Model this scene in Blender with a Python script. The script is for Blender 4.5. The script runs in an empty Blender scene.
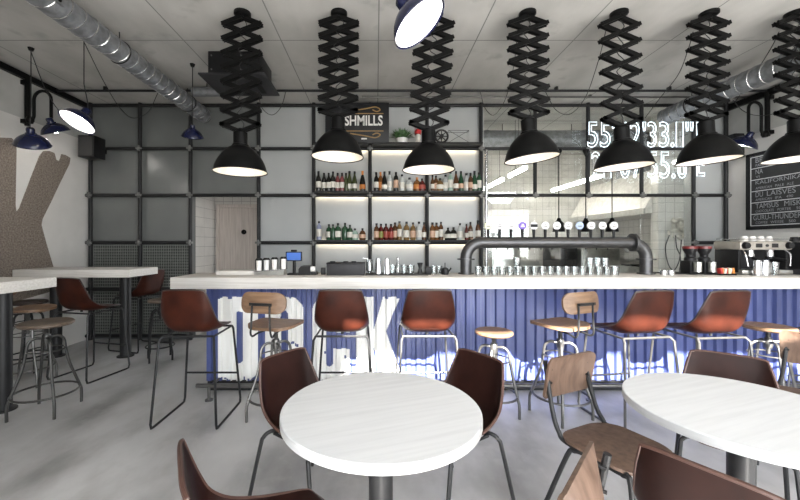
import bpy, bmesh, math, random
from mathutils import Vector, Matrix
from mathutils.geometry import tessellate_polygon
random.seed(7)
PI = math.pi
SC = bpy.context.scene
COL = SC.collection
F, CX, CY, EYE = 365.0, 376.0, 244.0, 1.42
def P(px, py, Y):
    """pixel + depth -> point"""
    return Vector(((px-CX)/F*Y, Y, EYE-(py-CY)/F*Y))
def PX(px, Y): return (px-CX)/F*Y
def PZ(py, Y): return EYE-(py-CY)/F*Y

# ------------------------------------------------------------------ materials
def new_mat(name):
    m = bpy.data.materials.new(name); m.use_nodes = True
    nt = m.node_tree
    return m, nt, nt.nodes['Principled BSDF']
def setp(b, col=None, rough=None, metal=None, **kw):
    if col is not None: b.inputs['Base Color'].default_value = (*col, 1)
    if rough is not None: b.inputs['Roughness'].default_value = rough
    if metal is not None: b.inputs['Metallic'].default_value = metal
    for k, v in kw.items(): b.inputs[k].default_value = v
def noise_mat(name, c1, c2, scale=8, rough=.5, metal=0, stretch=(1, 1, 1), bump=0, detail=6, lo=.35, hi=.65, rough2=None, coat=0, coords='Object'):
    """two-colour procedural surface driven by a noise field in object space"""
    m, nt, b = new_mat(name)
    tc = nt.nodes.new('ShaderNodeTexCoord'); mp = nt.nodes.new('ShaderNodeMapping')
    mp.inputs['Scale'].default_value = stretch
    n = nt.nodes.new('ShaderNodeTexNoise'); n.inputs['Scale'].default_value = scale; n.inputs['Detail'].default_value = detail
    r = nt.nodes.new('ShaderNodeValToRGB')
    r.color_ramp.elements[0].position = lo; r.color_ramp.elements[1].position = hi
    r.color_ramp.elements[0].color = (*c1, 1); r.color_ramp.elements[1].color = (*c2, 1)
    L = nt.links
    L.new(tc.outputs[coords], mp.inputs['Vector']); L.new(mp.outputs['Vector'], n.inputs['Vector'])
    L.new(n.outputs['Fac'], r.inputs['Fac']); L.new(r.outputs['Color'], b.inputs['Base Color'])
    setp(b, None, rough, metal)
    if coat: b.inputs['Coat Weight'].default_value = coat
    if rough2 is not None:
        mr = nt.nodes.new('ShaderNodeMapRange'); mr.inputs['To Min'].default_value = rough; mr.inputs['To Max'].default_value = rough2
        L.new(n.outputs['Fac'], mr.inputs['Value']); L.new(mr.outputs['Result'], b.inputs['Roughness'])
    if bump:
        bp = nt.nodes.new('ShaderNodeBump'); bp.inputs['Strength'].default_value = bump; bp.inputs['Distance'].default_value = .01
        L.new(n.outputs['Fac'], bp.inputs['Height']); L.new(bp.outputs['Normal'], b.inputs['Normal'])
    return m
def flat(name, col, rough=.5, metal=0, **kw):
    m = noise_mat(name, tuple(c*.88 for c in col), tuple(min(1, c*1.08) for c in col), 14, rough, metal, detail=3)
    setp(m.node_tree.nodes['Principled BSDF'], **kw)
    return m
def emit(name, col, s):
    m, nt, b = new_mat(name); setp(b, col, .5)
    b.inputs['Emission Color'].default_value = (*col, 1); b.inputs['Emission Strength'].default_value = s
    return m
def glassy(name, tint=(1, 1, 1), refl=.12, rough=.02, through=1.0):
    """thin clear sheet: see-through plus a mirror share that grows at grazing angles"""
    m, nt, b = new_mat(name); nt.nodes.remove(b)
    out = nt.nodes['Material Output']
    t = nt.nodes.new('ShaderNodeBsdfTransparent'); t.inputs['Color'].default_value = (*[c*through for c in tint], 1)
    g = nt.nodes.new('ShaderNodeBsdfGlossy'); g.inputs['Roughness'].default_value = rough
    lw = nt.nodes.new('ShaderNodeLayerWeight'); lw.inputs['Blend'].default_value = .25
    ad = nt.nodes.new('ShaderNodeMath'); ad.operation = 'MULTIPLY_ADD'; ad.inputs[1].default_value = .7; ad.inputs[2].default_value = refl
    mx = nt.nodes.new('ShaderNodeMixShader')
    nt.links.new(lw.outputs['Fresnel'], ad.inputs[0]); nt.links.new(ad.outputs[0], mx.inputs[0])
    nt.links.new(t.outputs[0], mx.inputs[1]); nt.links.new(g.outputs[0], mx.inputs[2]); nt.links.new(mx.outputs[0], out.inputs['Surface'])
    return m
def grid_lines(m, axes, col, base_rough=None):
    """overlay joint lines on a material: axes = [(axis index, spacing, offset, width)]"""
    nt = m.node_tree; b = nt.nodes['Principled BSDF']; L = nt.links
    src = b.inputs['Base Color'].links[0].from_socket
    tc = nt.nodes.new('ShaderNodeTexCoord'); sp = nt.nodes.new('ShaderNodeSeparateXYZ'); L.new(tc.outputs['Object'], sp.inputs[0])
    acc = None
    for ax, spc, off, w in axes:
        a = nt.nodes.new('ShaderNodeMath'); a.operation = 'ADD'; a.inputs[1].default_value = off + 100*spc
        d = nt.nodes.new('ShaderNodeMath'); d.operation = 'MODULO'; d.inputs[1].default_value = spc
        c = nt.nodes.new('ShaderNodeMath'); c.operation = 'LESS_THAN'; c.inputs[1].default_value = w
        L.new(sp.outputs[ax], a.inputs[0]); L.new(a.outputs[0], d.inputs[0]); L.new(d.outputs[0], c.inputs[0])
        if acc is None: acc = c.outputs[0]
        else:
            mxn = nt.nodes.new('ShaderNodeMath'); mxn.operation = 'MAXIMUM'; L.new(acc, mxn.inputs[0]); L.new(c.outputs[0], mxn.inputs[1]); acc = mxn.outputs[0]
    mix = nt.nodes.new('ShaderNodeMixRGB'); mix.inputs['Color2'].default_value = (*col, 1)
    L.new(acc, mix.inputs['Fac']); L.new(src, mix.inputs['Color1']); L.new(mix.outputs[0], b.inputs['Base Color'])
    return m
def second_noise(m, col, scale, lo, hi, amt=.6, stretch=(1, 1, 1)):
    """stains laid over a material"""
    nt = m.node_tree; b = nt.nodes['Principled BSDF']; L = nt.links
    src = b.inputs['Base Color'].links[0].from_socket
    tc = nt.nodes.new('ShaderNodeTexCoord'); mp = nt.nodes.new('ShaderNodeMapping'); mp.inputs['Scale'].default_value = stretch
    mp.inputs['Location'].default_value = (3.1, 1.7, .4)
    n = nt.nodes.new('ShaderNodeTexNoise'); n.inputs['Scale'].default_value = scale; n.inputs['Detail'].default_value = 8
    mr = nt.nodes.new('ShaderNodeMapRange'); mr.inputs['From Min'].default_value = lo; mr.inputs['From Max'].default_value = hi; mr.inputs['To Max'].default_value = amt
    mix = nt.nodes.new('ShaderNodeMixRGB'); mix.inputs['Color2'].default_value = (*col, 1)
    L.new(tc.outputs['Object'], mp.inputs[0]); L.new(mp.outputs[0], n.inputs['Vector']); L.new(n.outputs['Fac'], mr.inputs['Value'])
    L.new(mr.outputs[0], mix.inputs['Fac']); L.new(src, mix.inputs['Color1']); L.new(mix.outputs[0], b.inputs['Base Color'])
    return m

M = {}
M['floor'] = noise_mat('polished concrete', (.36, .36, .365), (.64, .64, .645), 1.3, .22, 0, (1, .6, 1), .02, 10, .3, .72, .42)
second_noise(M['floor'], (.15, .147, .14), 2.2, .46, .72, .75, (1, .5, 1))
second_noise(M['floor'], (.5, .5, .5), 9, .55, .8, .5)
M['ceiling'] = noise_mat('board-marked concrete', (.38, .37, .35), (.54, .53, .505), 2.2, .8, 0, (1, .5, 1), .15, 9, .3, .7)
second_noise(M['ceiling'], (.27, .265, .25), 3.4, .60, .72, .55)
grid_lines(M['ceiling'], [(0, 1.0, -.02, .012), (1, 2.6, -1.14, .012)], (.2, .2, .19))
def split_wall(name):
    """white paint up to 2.95 m, bare concrete above"""
    m = noise_mat(name, (.64, .625, .60), (.72, .705, .68), 3, .75, 0, (1, 1, 1), .05, 7, .3, .7)
    nt = m.node_tree; b = nt.nodes['Principled BSDF']; L = nt.links
    src = b.inputs['Base Color'].links[0].from_socket
    tc = nt.nodes.new('ShaderNodeTexCoord'); sp = nt.nodes.new('ShaderNodeSeparateXYZ'); L.new(tc.outputs['Object'], sp.inputs[0])
    c = nt.nodes.new('ShaderNodeMath'); c.operation = 'GREATER_THAN'; c.inputs[1].default_value = 2.95; L.new(sp.outputs[2], c.inputs[0])
    n = nt.nodes.new('ShaderNodeTexNoise'); n.inputs['Scale'].default_value = 4; n.inputs['Detail'].default_value = 8; L.new(tc.outputs['Object'], n.inputs['Vector'])
    r = nt.nodes.new('ShaderNodeValToRGB'); r.color_ramp.elements[0].color = (.36, .36, .34, 1); r.color_ramp.elements[1].color = (.55, .55, .53, 1); L.new(n.outputs['Fac'], r.inputs[0])
    mix = nt.nodes.new('ShaderNodeMixRGB'); L.new(c.outputs[0], mix.inputs['Fac']); L.new(src, mix.inputs['Color1']); L.new(r.outputs[0], mix.inputs['Color2']); L.new(mix.outputs[0], b.inputs['Base Color'])
    return m
M['wall'] = split_wall('painted and bare wall')
M['aggregate'] = noise_mat('exposed aggregate', (.115, .092, .074), (.30, .255, .215), 55, .9, 0, (1, 1, 1), 1.0, 10, .3, .7)
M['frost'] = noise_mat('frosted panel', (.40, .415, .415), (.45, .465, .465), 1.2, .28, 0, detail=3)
M['frost_dark'] = noise_mat('darker frosted panel', (.13, .138, .134), (.165, .173, .169), 1.2, .25, 0, detail=3)  # darker copy of the frosted panel for the corner and corridor bays
M['black'] = flat('black steel', (.006, .006, .006), .38, .0, **{'Specular IOR Level': .10})
M['lattice'] = flat('dark pipe steel', (.020, .020, .021), .5, .2, **{'Specular IOR Level': .35})
M['clamp'] = flat('cast zinc clamp', (.20, .20, .195), .5, .5)
M['steel'] = flat('stainless steel', (.55, .55, .53), .28, .9)
M['hoodsteel'] = flat('satin hood steel', (.70, .68, .64), .42, .35)
M['galv'] = noise_mat('galvanised steel', (.22, .228, .24), (.34, .352, .37), 16, .52, .7, detail=4)
M['chrome'] = flat('tube chrome', (.62, .62, .63), .22, .95)
M['gunmetal'] = flat('gunmetal tube', (.020, .020, .021), .42, .2, **{'Specular IOR Level': .35})
M['rawsteel'] = flat('raw steel tube', (.15, .147, .142), .38, .8)
M['darksteel'] = flat('dark steel tube', (.07, .069, .066), .4, .7)
M['pipe'] = flat('blackened pipe', (.085, .085, .088), .36, .75)
M['leather'] = noise_mat('chestnut leather', (.017, .004, .0023), (.054, .013, .0068), 7, .40, 0, detail=8, bump=.12, rough2=.5, lo=.3, hi=.75); setp(M['leather'].node_tree.nodes['Principled BSDF'], **{'Specular IOR Level': .17})
M['darkleather'] = noise_mat('dark brown leather', (.010, .0038, .003), (.027, .0098, .0075), 6, .32, 0, detail=8, bump=.1, rough2=.48, lo=.3, hi=.75); setp(M['darkleather'].node_tree.nodes['Principled BSDF'], **{'Specular IOR Level': .13})
M['piping'] = flat('dark leather edge', (.03, .018, .015), .4)
M['edge'] = flat('worn leather edge', (.065, .03, .022), .45)
M['tanwood'] = noise_mat('tan plywood', (.135, .075, .042), (.225, .138, .082), 5, .42, 0, (1, 9, 9), .05, 6, .3, .7)
M['greywood'] = noise_mat('weathered plywood', (.075, .043, .028), (.15, .094, .066), 5, .5, 0, (7, 7, 1), .05, 7, .3, .7)
M['oldwood'] = noise_mat('old brown wood seat', (.075, .052, .038), (.15, .112, .082), 5, .5, 0, (1, 8, 8), .1, 7, .3, .7)
def whitewood(name, stretch, tones, stain):
    m = noise_mat(name, *tones, 5, .5, 0, stretch, .06, 9, .22, .62)
    second_noise(m, stain, 3, .6, .85, .35, stretch)
    return m
M['counterwood'] = whitewood('whitewashed counter wood', (.6, 9, 14), ((.55, .52, .48), (.70, .675, .64)), (.55, .50, .44))
M['tablewood'] = whitewood('whitewashed table wood', (.5, 8, 12), ((.56, .568, .58), (.64, .648, .66)), (.52, .525, .535))
M['rimwood'] = noise_mat('grey table rim', (.42, .42, .42), (.55, .55, .55), 6, .5, 0, (1, 1, 6))
M['blue'] = noise_mat('blue enamel cladding', (.062, .08, .215), (.085, .108, .262), 3, .28, 0, (4, 1, .6), detail=5)
M['white_paint'] = noise_mat('chipped white paint', (.83, .82, .79), (.89, .89, .87), 6, .6, 0, (3, 1, .6), detail=6)
M['navy'] = flat('navy enamel', (.009, .012, .045), .18)
M['enamel'] = flat('white enamel', (.86, .84, .80), .4)
M['bulb'] = emit('lamp bulb', (1, .82, .62), 15)
M['bulbcool'] = emit('pendant bulb', (1, .96, .92), 60)
M['neon'] = emit('neon tube', (.82, .92, 1), 2.4)
M['tube'] = emit('fluorescent tube', (1, .96, .88), 40)
M['led'] = emit('warm strip light', (1, .82, .58), 26)
M['screen'] = emit('blue screen', (.03, .10, .36), .45)
M['tile'] = noise_mat('white wall tile', (.66, .645, .62), (.74, .73, .71), 3, .25, 0, detail=3)
M['doorwood'] = noise_mat('pale door wood', (.40, .35, .31), (.52, .46, .42), 4, .5, 0, (9, 9, .5), .03, 6)
M['screenmesh'] = flat('wire mesh', (.24, .25, .235), .5, .2)
M['meshback'] = flat('dark green board', (.055, .062, .055), .6)
M['plastic'] = flat('black plastic', (.012, .012, .013), .4, **{'Specular IOR Level': .2})
M['greyplastic'] = flat('dark grey plastic', (.035, .035, .038), .5, **{'Specular IOR Level': .2})
M['white'] = flat('white ceramic', (.78, .77, .75), .3)
M['paper'] = flat('paper label', (.72, .69, .62), .6)
M['cream'] = flat('cream coffee machine steel', (.34, .315, .28), .35, .3)
M['darkred'] = flat('dark red plastic', (.13, .012, .012), .35)
M['red'] = flat('red plastic', (.45, .03, .03), .35)
M['leaf'] = noise_mat('plant leaf', (.025, .07, .02), (.07, .16, .05), 20, .5)
M['board'] = flat('chalkboard', (.012, .013, .015), .5)
M['chalk'] = flat('chalk paint', (.30, .31, .33), .8)
M['rule'] = flat('white ruled line', (.62, .63, .64), .7)
M['signwhite'] = flat('sign white', (.85, .84, .80), .5)
M['gold'] = flat('sign gold', (.38, .24, .09), .5)
M['glass'] = glassy('window glass', (.97, .985, .98), .055)
M['tumbler'] = glassy('drinking glass', (.93, .95, .95), .16, .12)
M['orange'] = flat('orange foil', (.55, .19, .03), .4)
M['purple'] = flat('purple badge', (.13, .07, .40), .4)
M['badge'] = flat('pale badge', (.70, .70, .70), .4)
M['badgeblue'] = flat('blue badge', (.30, .38, .58), .4)
M['badgegreen'] = flat('green badge', (.62, .66, .42), .4)
M['rubber'] = flat('black rubber', (.02, .02, .02), .7)

# ------------------------------------------------------------------ mesh helpers
class B:
    def __init__(s): s.bm = bmesh.new()
    def box(s, c, size, rot=None, bev=0):
        bm = bmesh.new(); bmesh.ops.create_cube(bm, size=1)
        bmesh.ops.scale(bm, vec=size, verts=bm.verts)
        if bev: bmesh.ops.bevel(bm, geom=list(bm.edges), offset=bev, segments=2, affect='EDGES', profile=.5)
        mt = Matrix.Translation(c)
        if rot is not None: mt = mt @ rot.to_4x4()
        bmesh.ops.transform(bm, matrix=mt, verts=bm.verts)
        return s._add(bm)
    def _add(s, bm):
        me = bpy.data.meshes.new('tmp'); bm.to_mesh(me); bm.free(); s.bm.from_mesh(me); bpy.data.meshes.remove(me); return s
    def lathe(s, prof, seg=20, c=(0, 0, 0), mt=None, close=False):
        """prof: list of (r, z) from bottom to top, spun about z"""
        bm = s.bm; rings = []; c = Vector(c)
        def tr(v): return (mt @ v if mt is not None else v) + c
        for r, z in prof:
            if r < 1e-6: rings.append([bm.verts.new(tr(Vector((0, 0, z))))])
            else: rings.append([bm.verts.new(tr(Vector((r*math.cos(2*PI*i/seg), r*math.sin(2*PI*i/seg), z)))) for i in range(seg)])
        n = len(rings)
        for k in range(n if close else n-1):
            a, b = rings[k], rings[(k+1) % n]
            for i in range(seg):
                j = (i+1) % seg
                if len(a) == 1 and len(b) == 1: break
                if len(a) == 1: bm.faces.new((a[0], b[i], b[j])) if False else bm.faces.new((a[0], b[j], b[i]))
                elif len(b) == 1: bm.faces.new((a[i], a[j], b[0]))
                else: bm.faces.new((a[i], a[j], b[j], b[i]))
        return s
    def cyl(s, p0, p1, r0, r1=None, seg=14, cap=True):
        p0, p1 = Vector(p0), Vector(p1); r1 = r0 if r1 is None else r1
        d = p1-p0; q = d.to_track_quat('Z', 'Y').to_matrix()
        pr = [(r0, 0), (r1, d.length)]
        if cap: pr = [(0, 0)] + pr + [(0, d.length)]
        return s.lathe(pr, seg, p0, q)
    def tube(s, pts, r, seg=8, smooth=0, closed=False):
        pts = [Vector(p) for p in pts]
        if smooth: pts = catmull(pts, smooth, closed)
        n = len(pts); bm = s.bm; rings = []; up = None
        for i, p in enumerate(pts):
            a = pts[(i-1) % n] if (closed or i > 0) else p
            b = pts[(i+1) % n] if (closed or i < n-1) else p
            t = (b-a).normalized()
            if up is None:
                up = Vector((0, 0, 1)) if abs(t.z) < .9 else Vector((1, 0, 0))
            u = up - t*up.dot(t)
            if u.length < 1e-4: u = Vector((1, 0, 0)) - t*t.x
            u.normalize(); up = u; w = t.cross(u)
            rings.append([bm.verts.new(p + (u*math.cos(2*PI*k/seg) + w*math.sin(2*PI*k/seg))*r) for k in range(seg)])
        for i in range(n if closed else n-1):
            a, b = rings[i], rings[(i+1) % n]
            for k in range(seg):
                j = (k+1) % seg
                bm.faces.new((a[k], a[j], b[j], b[k]))
        if not closed:
            bm.faces.new(list(reversed(rings[0]))); bm.faces.new(rings[-1])
        return s
    def prism(s, pts, off):
        """polygon (list of 3-vectors, flat) pushed along off"""
        bm = s.bm; off = Vector(off)
        a = [bm.verts.new(Vector(p)) for p in pts]; b = [bm.verts.new(Vector(p)+off) for p in pts]
        n = len(pts)
        for i in range(n): bm.faces.new((a[i], b[i], b[(i+1) % n], a[(i+1) % n]))
        for tri in tessellate_polygon([[Vector(p) for p in pts]]):
            bm.faces.new([a[i] for i in tri]); bm.faces.new([b[i] for i in reversed(tri)])
        return s
    def grid(s, P2):
        """rows of points -> quads"""
        bm = s.bm; V = [[bm.verts.new(Vector(p)) for p in row] for row in P2]
        for i in range(len(V)-1):
            for j in range(len(V[0])-1): bm.faces.new((V[i][j], V[i+1][j], V[i+1][j+1], V[i][j+1]))
        return s
def catmull(pts, k, closed=False):
    out = []; n = len(pts)
    rng = range(n if closed else n-1)
    for i in rng:
        p1, p2 = pts[i], pts[(i+1) % n]
        p0 = pts[i-1] if (closed or i > 0) else p1*2-p2
        p3 = pts[(i+2) % n] if (closed or i < n-2) else p2*2-p1
        for j in range(k):
            t = j/k
            out.append(.5*((2*p1)+(p2-p0)*t+(2*p0-5*p1+4*p2-p3)*t*t+(3*p1-p0-3*p2+p3)*t*t*t))
    if not closed: out.append(pts[-1])
    return out
def obj(name, b, mat, parent=None, smooth=True, loc=None, angle=35):
    bm = b.bm
    bmesh.ops.recalc_face_normals(bm, faces=bm.faces)
    me = bpy.data.meshes.new(name); bm.to_mesh(me); bm.free()
    me.materials.append(M[mat] if isinstance(mat, str) else mat)
    if smooth:
        me.polygons.foreach_set('use_smooth', [True]*len(me.polygons))
        try: me.set_sharp_from_angle(angle=math.radians(angle))
        except Exception: pass
    o = bpy.data.objects.new(name, me); COL.objects.link(o)
    if parent is not None: o.parent = parent
    if loc is not None: o.location = loc
    return o
def tag(o, label, cat, group=None, kind=None):
    o['label'] = label; o['category'] = cat
    if group: o['group'] = group
    if kind: o['kind'] = kind
    return o
def thing(name, label, cat, loc=(0, 0, 0), rotz=0, group=None):
    o = bpy.data.objects.new(name, None); COL.objects.link(o); o.empty_display_size = .1
    o.location = loc; o.rotation_euler = (0, 0, rotz)
    return tag(o, label, cat, group)
def struct(name, b, mat, parent=None, smooth=False):
    o = obj(name, b, mat, parent, smooth)
    if parent is None: o['kind'] = 'structure'
    return o
def dup(root, loc, rotz=0, label=None, group=None):
    r = root.copy(); COL.objects.link(r); r.location = loc; r.rotation_euler = (0, 0, rotz)
    if label: r['label'] = label
    if group: r['group'] = group
    for ch in list(root.children):
        c = ch.copy(); COL.objects.link(c); c.parent = r
        for g in list(ch.children):
            d = g.copy(); COL.objects.link(d); d.parent = c
    return r
def text_mesh(txt, filled=True, bold=0):
    cu = bpy.data.curves.new('t', 'FONT'); cu.body = txt; cu.fill_mode = 'BOTH' if filled else 'NONE'; cu.resolution_u = 4; cu.offset = bold
    ob = bpy.data.objects.new('t', cu); COL.objects.link(ob)
    bpy.context.view_layer.update()
    me = bpy.data.meshes.new_from_object(ob.evaluated_get(bpy.context.evaluated_depsgraph_get()))
    bpy.data.objects.remove(ob); bpy.data.curves.remove(cu)
    return me
def text_into(b, txt, org, ux, uz, w, h, off, bold=0):
    """filled lettering fitted into a w x h frame at org along ux / uz, pushed out by off"""
    me = text_mesh(txt, True, bold)
    xs = [v.co.x for v in me.vertices]; ys = [v.co.y for v in me.vertices]
    x0, x1, y0, y1 = min(xs), max(xs), min(ys), max(ys)
    org, ux, uz, off = Vector(org), Vector(ux), Vector(uz), Vector(off)
    vs = [b.bm.verts.new(org+ux*((v.co.x-x0)/(x1-x0)*w)+uz*((v.co.y-y0)/(y1-y0)*h)+off) for v in me.vertices]
    for p in me.polygons:
        try: b.bm.faces.new([vs[i] for i in p.vertices])
        except ValueError: pass
    bpy.data.meshes.remove(me)
    return b
def text_loops(txt):
    me = text_mesh(txt, False)
    adj = {}
    for e in me.edges:
        a, c = e.vertices; adj.setdefault(a, []).append(c); adj.setdefault(c, []).append(a)
    co = [v.co.copy() for v in me.vertices]; bpy.data.meshes.remove(me)
    loops, seen = [], set()
    for s in adj:
        if s in seen: continue
        lp, cur, prev = [s], s, None; seen.add(s)
        while True:
            nx = [q for q in adj[cur] if q != prev and q not in seen]
            if not nx: break
            prev, cur = cur, nx[0]; seen.add(cur); lp.append(cur)
        loops.append([co[i] for i in lp])
    return loops
def look(fx, fy): return math.atan2(-fx, fy)
ORD = 'first second third fourth fifth sixth seventh eighth ninth tenth eleventh twelfth thirteenth fourteenth fifteenth sixteenth seventeenth eighteenth nineteenth twentieth'.split()

# ------------------------------------------------------------------ room shell
XL, XR, YB, YF, H = -4.30, 5.25, 5.47, -.45, 3.51
struct('floor', B().box((.6, 4.2, -.05), (10.2, 9.8, .1)), 'floor')
struct('ceiling', B().box((.6, 4.24, H+.05), (10.2, 9.70, .1)), 'ceiling')
wl = struct('wall_left', B().box((XL-.06, 2.56, H/2), (.12, 6.06, H)), 'wall')
struct('wall_right', B().box((XR+.06, 2.56, H/2), (.12, 6.06, H)), 'wall')
# bare-concrete letter left showing in the paint of the left wall
def LW(px, py):
    Y = -XL*F/(CX-px); return Vector((XL, Y, PZ(py, Y)))
letter = [(-14, 137), (11, 138), (15, 142), (16, 150), (15, 205), (16, 212), (19, 208), (27, 187), (39, 156), (43, 151), (49, 151), (54, 153), (56, 160), (59, 161), (61, 154), (65, 155), (70, 158), (69, 164), (60, 182), (50, 203), (42, 219), (41, 225), (45, 240), (49, 254), (53, 267), (56, 290), (-14, 310)]
lt = obj('bare_concrete_letter', B().prism([LW(*p) for p in letter], (.008, 0, 0)), 'aggregate', wl, False); lt['label'] = 'rough brown bare concrete letter stroke'
# back wall: frosted panels with a corridor opening and a kitchen opening
XC0, XC1, XK0, XK1 = PX(191, 5.45), PX(258.7, 5.45), PX(484, 5.45), PX(692, 5.45)
bw = B()
def bwbox(x0, x1, z0, z1): bw.box(((x0+x1)/2, YB+.06, (z0+z1)/2), (x1-x0, .12, z1-z0))
bwbox(XC1, XK0, 0, H); bwbox(XK1, XR, 0, H); bwbox(XK0, XK1, 0, .95)
struct('wall_back', bw, 'frost')
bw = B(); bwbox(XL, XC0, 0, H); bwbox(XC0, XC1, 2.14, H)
struct('wall_back_corner', bw, 'frost_dark')
# street front behind the viewpoint: open shop window, a transom slot shaped to pass the sun band
WX0, WX1 = -1.1, 4.8
fw = B()
def fbox(x0, x1, z0, z1): fw.box(((x0+x1)/2, YF-.08, (z0+z1)/2), (x1-x0, .16, z1-z0))
fbox(XL, WX0, 0, H); fbox(WX1, XR, 0, H); fbox(WX0, WX1, 0, .12); fbox(WX0, WX1, 2.5, 2.68); fbox(WX0, WX1, 3.05, H); fbox(WX0, -.05, 2.68, 3.05)
for x in (.1, 2.5): fbox(x-.04, x+.04, .12, 2.5)
struct('wall_front', fw, 'wall')
aw = B().prism([(WX0-.3, YF-.17, 2.64), (WX0-.3, YF-.17, 2.60), (WX0-.3, YF-2.2, 2.44), (WX0-.3, YF-2.2, 2.48)], (WX1-WX0+.8, 0, 0))  # unseen awning, added to keep sun out of the lower window
struct('added_sun_awning', aw, 'white')
# wall tracks just under the ceiling
struct('trim_2', B().box((XL+.03, 3.0, H-.055), (.05, 4.9, .07)), 'black')
struct('trim_3', B().box((XR-.03, 3.0, H-.075), (.05, 4.9, .08)), 'black')
# corridor behind the narrow opening
tile_small = noise_mat('corridor tile', (.50, .48, .455), (.58, .56, .53), 3, .3, 0, detail=3)
grid_lines(tile_small, [(2, .155, .02, .006), (0, .155, 0, .006), (1, .31, 0, .004)], (.24, .23, .22))
struct('wall_corridor_left', B().box((XC0-.06, 5.96, 1.2), (.1, .74, 2.4)), tile_small)
DY = 6.3
dX0, dX1 = PX(220, DY), PX(268, DY)
cw = B()
cw.box(((XC0+dX0-.05)/2, DY+.05, 1.2), (dX0-.05-XC0+.02, .1, 2.4)); cw.box(((dX0-.05+XC1+.3)/2, DY+.05, 2.25), (XC1+.3-dX0+.05, .1, .3))
struct('wall_corridor_back', cw, tile_small)
struct('wall_corridor_right', B().box((XC1+.36, 5.96, 1.2), (.1, .74, 2.4)), tile_small)
struct('ceiling_corridor', B().box(((XC0+XC1)/2+.1, 5.98, 2.46), (1.6, .78, .1)), 'wall')
dr = struct('door_1', B().box(((dX0+dX1)/2, DY+.03, 1.025), (dX1-dX0, .05, 2.05)), 'doorwood')
fr = B(); fr.box((dX0-.025, DY+.0, 1.05), (.05, .1, 2.1)); fr.box(((dX0+dX1)/2, DY+.0, 2.075), (dX1-dX0, .1, .05))
obj('door_frame', fr, 'doorwood', dr, False)
c = P(244, 232, DY)
obj('round_door_pull', B().cyl((c.x, DY-.015, c.z), (c.x, DY+.01, c.z), .042, seg=20).cyl((c.x, DY-.03, c.z), (c.x, DY-.01, c.z), .02), 'black', dr)

# ------------------------------------------------------------------ kitchen behind the glass
tile_k = noise_mat('kitchen tile', (.66, .64, .60), (.74, .72, .68), 3, .25, 0, detail=3)
grid_lines(tile_k, [(2, .15, .02, .006), (0, .15, 0, .006), (1, .15, 0, .006)], (.40, .39, .37))
KY, KX0, KX1 = 8.55, 1.4, 5.5
struct('wall_kitchen_back', B().box(((KX0+KX1)/2, KY+.05, H/2), (KX1-KX0, .1, H)), tile_k)
struct('wall_kitchen_left', B().box((KX0-.05, (YB+KY)/2+.07, H/2), (.1, KY-YB-.1, H)), tile_k)
struct('wall_kitchen_right', B().box((KX1+.05, (YB+KY)/2+.07, H/2), (.1, KY-YB-.1, H)), tile_k)
px0 = PX(657, 5.9)
struct('wall_kitchen_pier', B().box(((px0+KX1)/2, 5.95, H/2), (KX1-px0, .16, H)), tile_k)
# panes
n = 1
for a, b2 in ((484, 535), (535, 588), (588, 641.5), (641.5, 692)):
    for z0, z1 in ((.97, 1.44), (1.44, 2.14), (2.14, 2.83), (2.83, 3.49)):
        xa, xb = PX(a, 5.45), PX(b2, 5.45)
        struct('window_%d' % n, B().box(((xa+xb)/2, 5.455, (z0+z1)/2), (xb-xa-.01, .008, z1-z0-.01)), 'glass'); n += 1
# steel duct in the kitchen
t = thing('kitchen_duct', 'shiny horizontal steel duct behind the upper kitchen glass', 'duct', (0, 0, 0))
b = B(); b.cyl((1.42, 6.35, 3.22), (4.55, 6.35, 3.22), .17, seg=28); obj('duct_body', b, 'galv', t)
for x in (1.9, 2.75, 3.6, 4.4): obj('duct_collar', B().lathe([(.171, 0), (.182, .0), (.182, .03), (.171, .03)], 28, (x, 6.35, 3.22), Matrix.Rotation(PI/2, 3, 'Y')), 'galv', t)
for x in (2.2, 3.4): obj('hanger_rod', B().tube([(x, 6.35, H), (x, 6.35, 3.38)], .006, 6), 'black', t)
# fluorescent fittings hung along the kitchen
for lab, X, y0, y1 in (('short white fluorescent fitting nearest the kitchen glass, over the sink side', 2.35, 5.72, 6.45), ('white fluorescent fitting over the sink side, deeper in the kitchen', 2.35, 6.75, 8.0), ('white fluorescent fitting beside the cooker hood', 3.95, 6.4, 8.2)):
    t = thing('fluorescent_light', lab, 'light', (X, (y0+y1)/2, 2.6), 0, 'kitchen fluorescent lights')
    hl = (y1-y0)/2
    obj('housing', B().box((0, 0, .06), (.07, hl*2, .03)), 'white', t, False)
    obj('tube', B().cyl((0, -hl+.02, .015), (0, hl-.02, .015), .03), 'tube', t)
    wo = hl*(.2 if y0 < 6 else .7)
    for wy in (-wo, wo): obj('hanger_wire', B().tube([(0, wy, .07), (0, wy, H-2.6)], .004, 5), 'black', t)
# cooker hood
t = thing('cooker_hood', 'large slanted stainless steel cooker hood on the kitchen side wall', 'hood', (4.95, 7.05, 1.93))
pr = [(-.54, 0), (-.54, .07), (-.15, .78), (.5, .78), (.5, 0)]
obj('canopy', B().prism([(x, -1.05, z) for x, z in pr], (0, 2.3, 0)), 'hoodsteel', t, False)
obj('lip', B().box((-.55, .1, .03), (.03, 2.34, .1)), 'steel', t, False)
obj('flue', B().box((.2, .1, 1.17), (.5, .6, .78)), 'galv', t, False)
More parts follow.
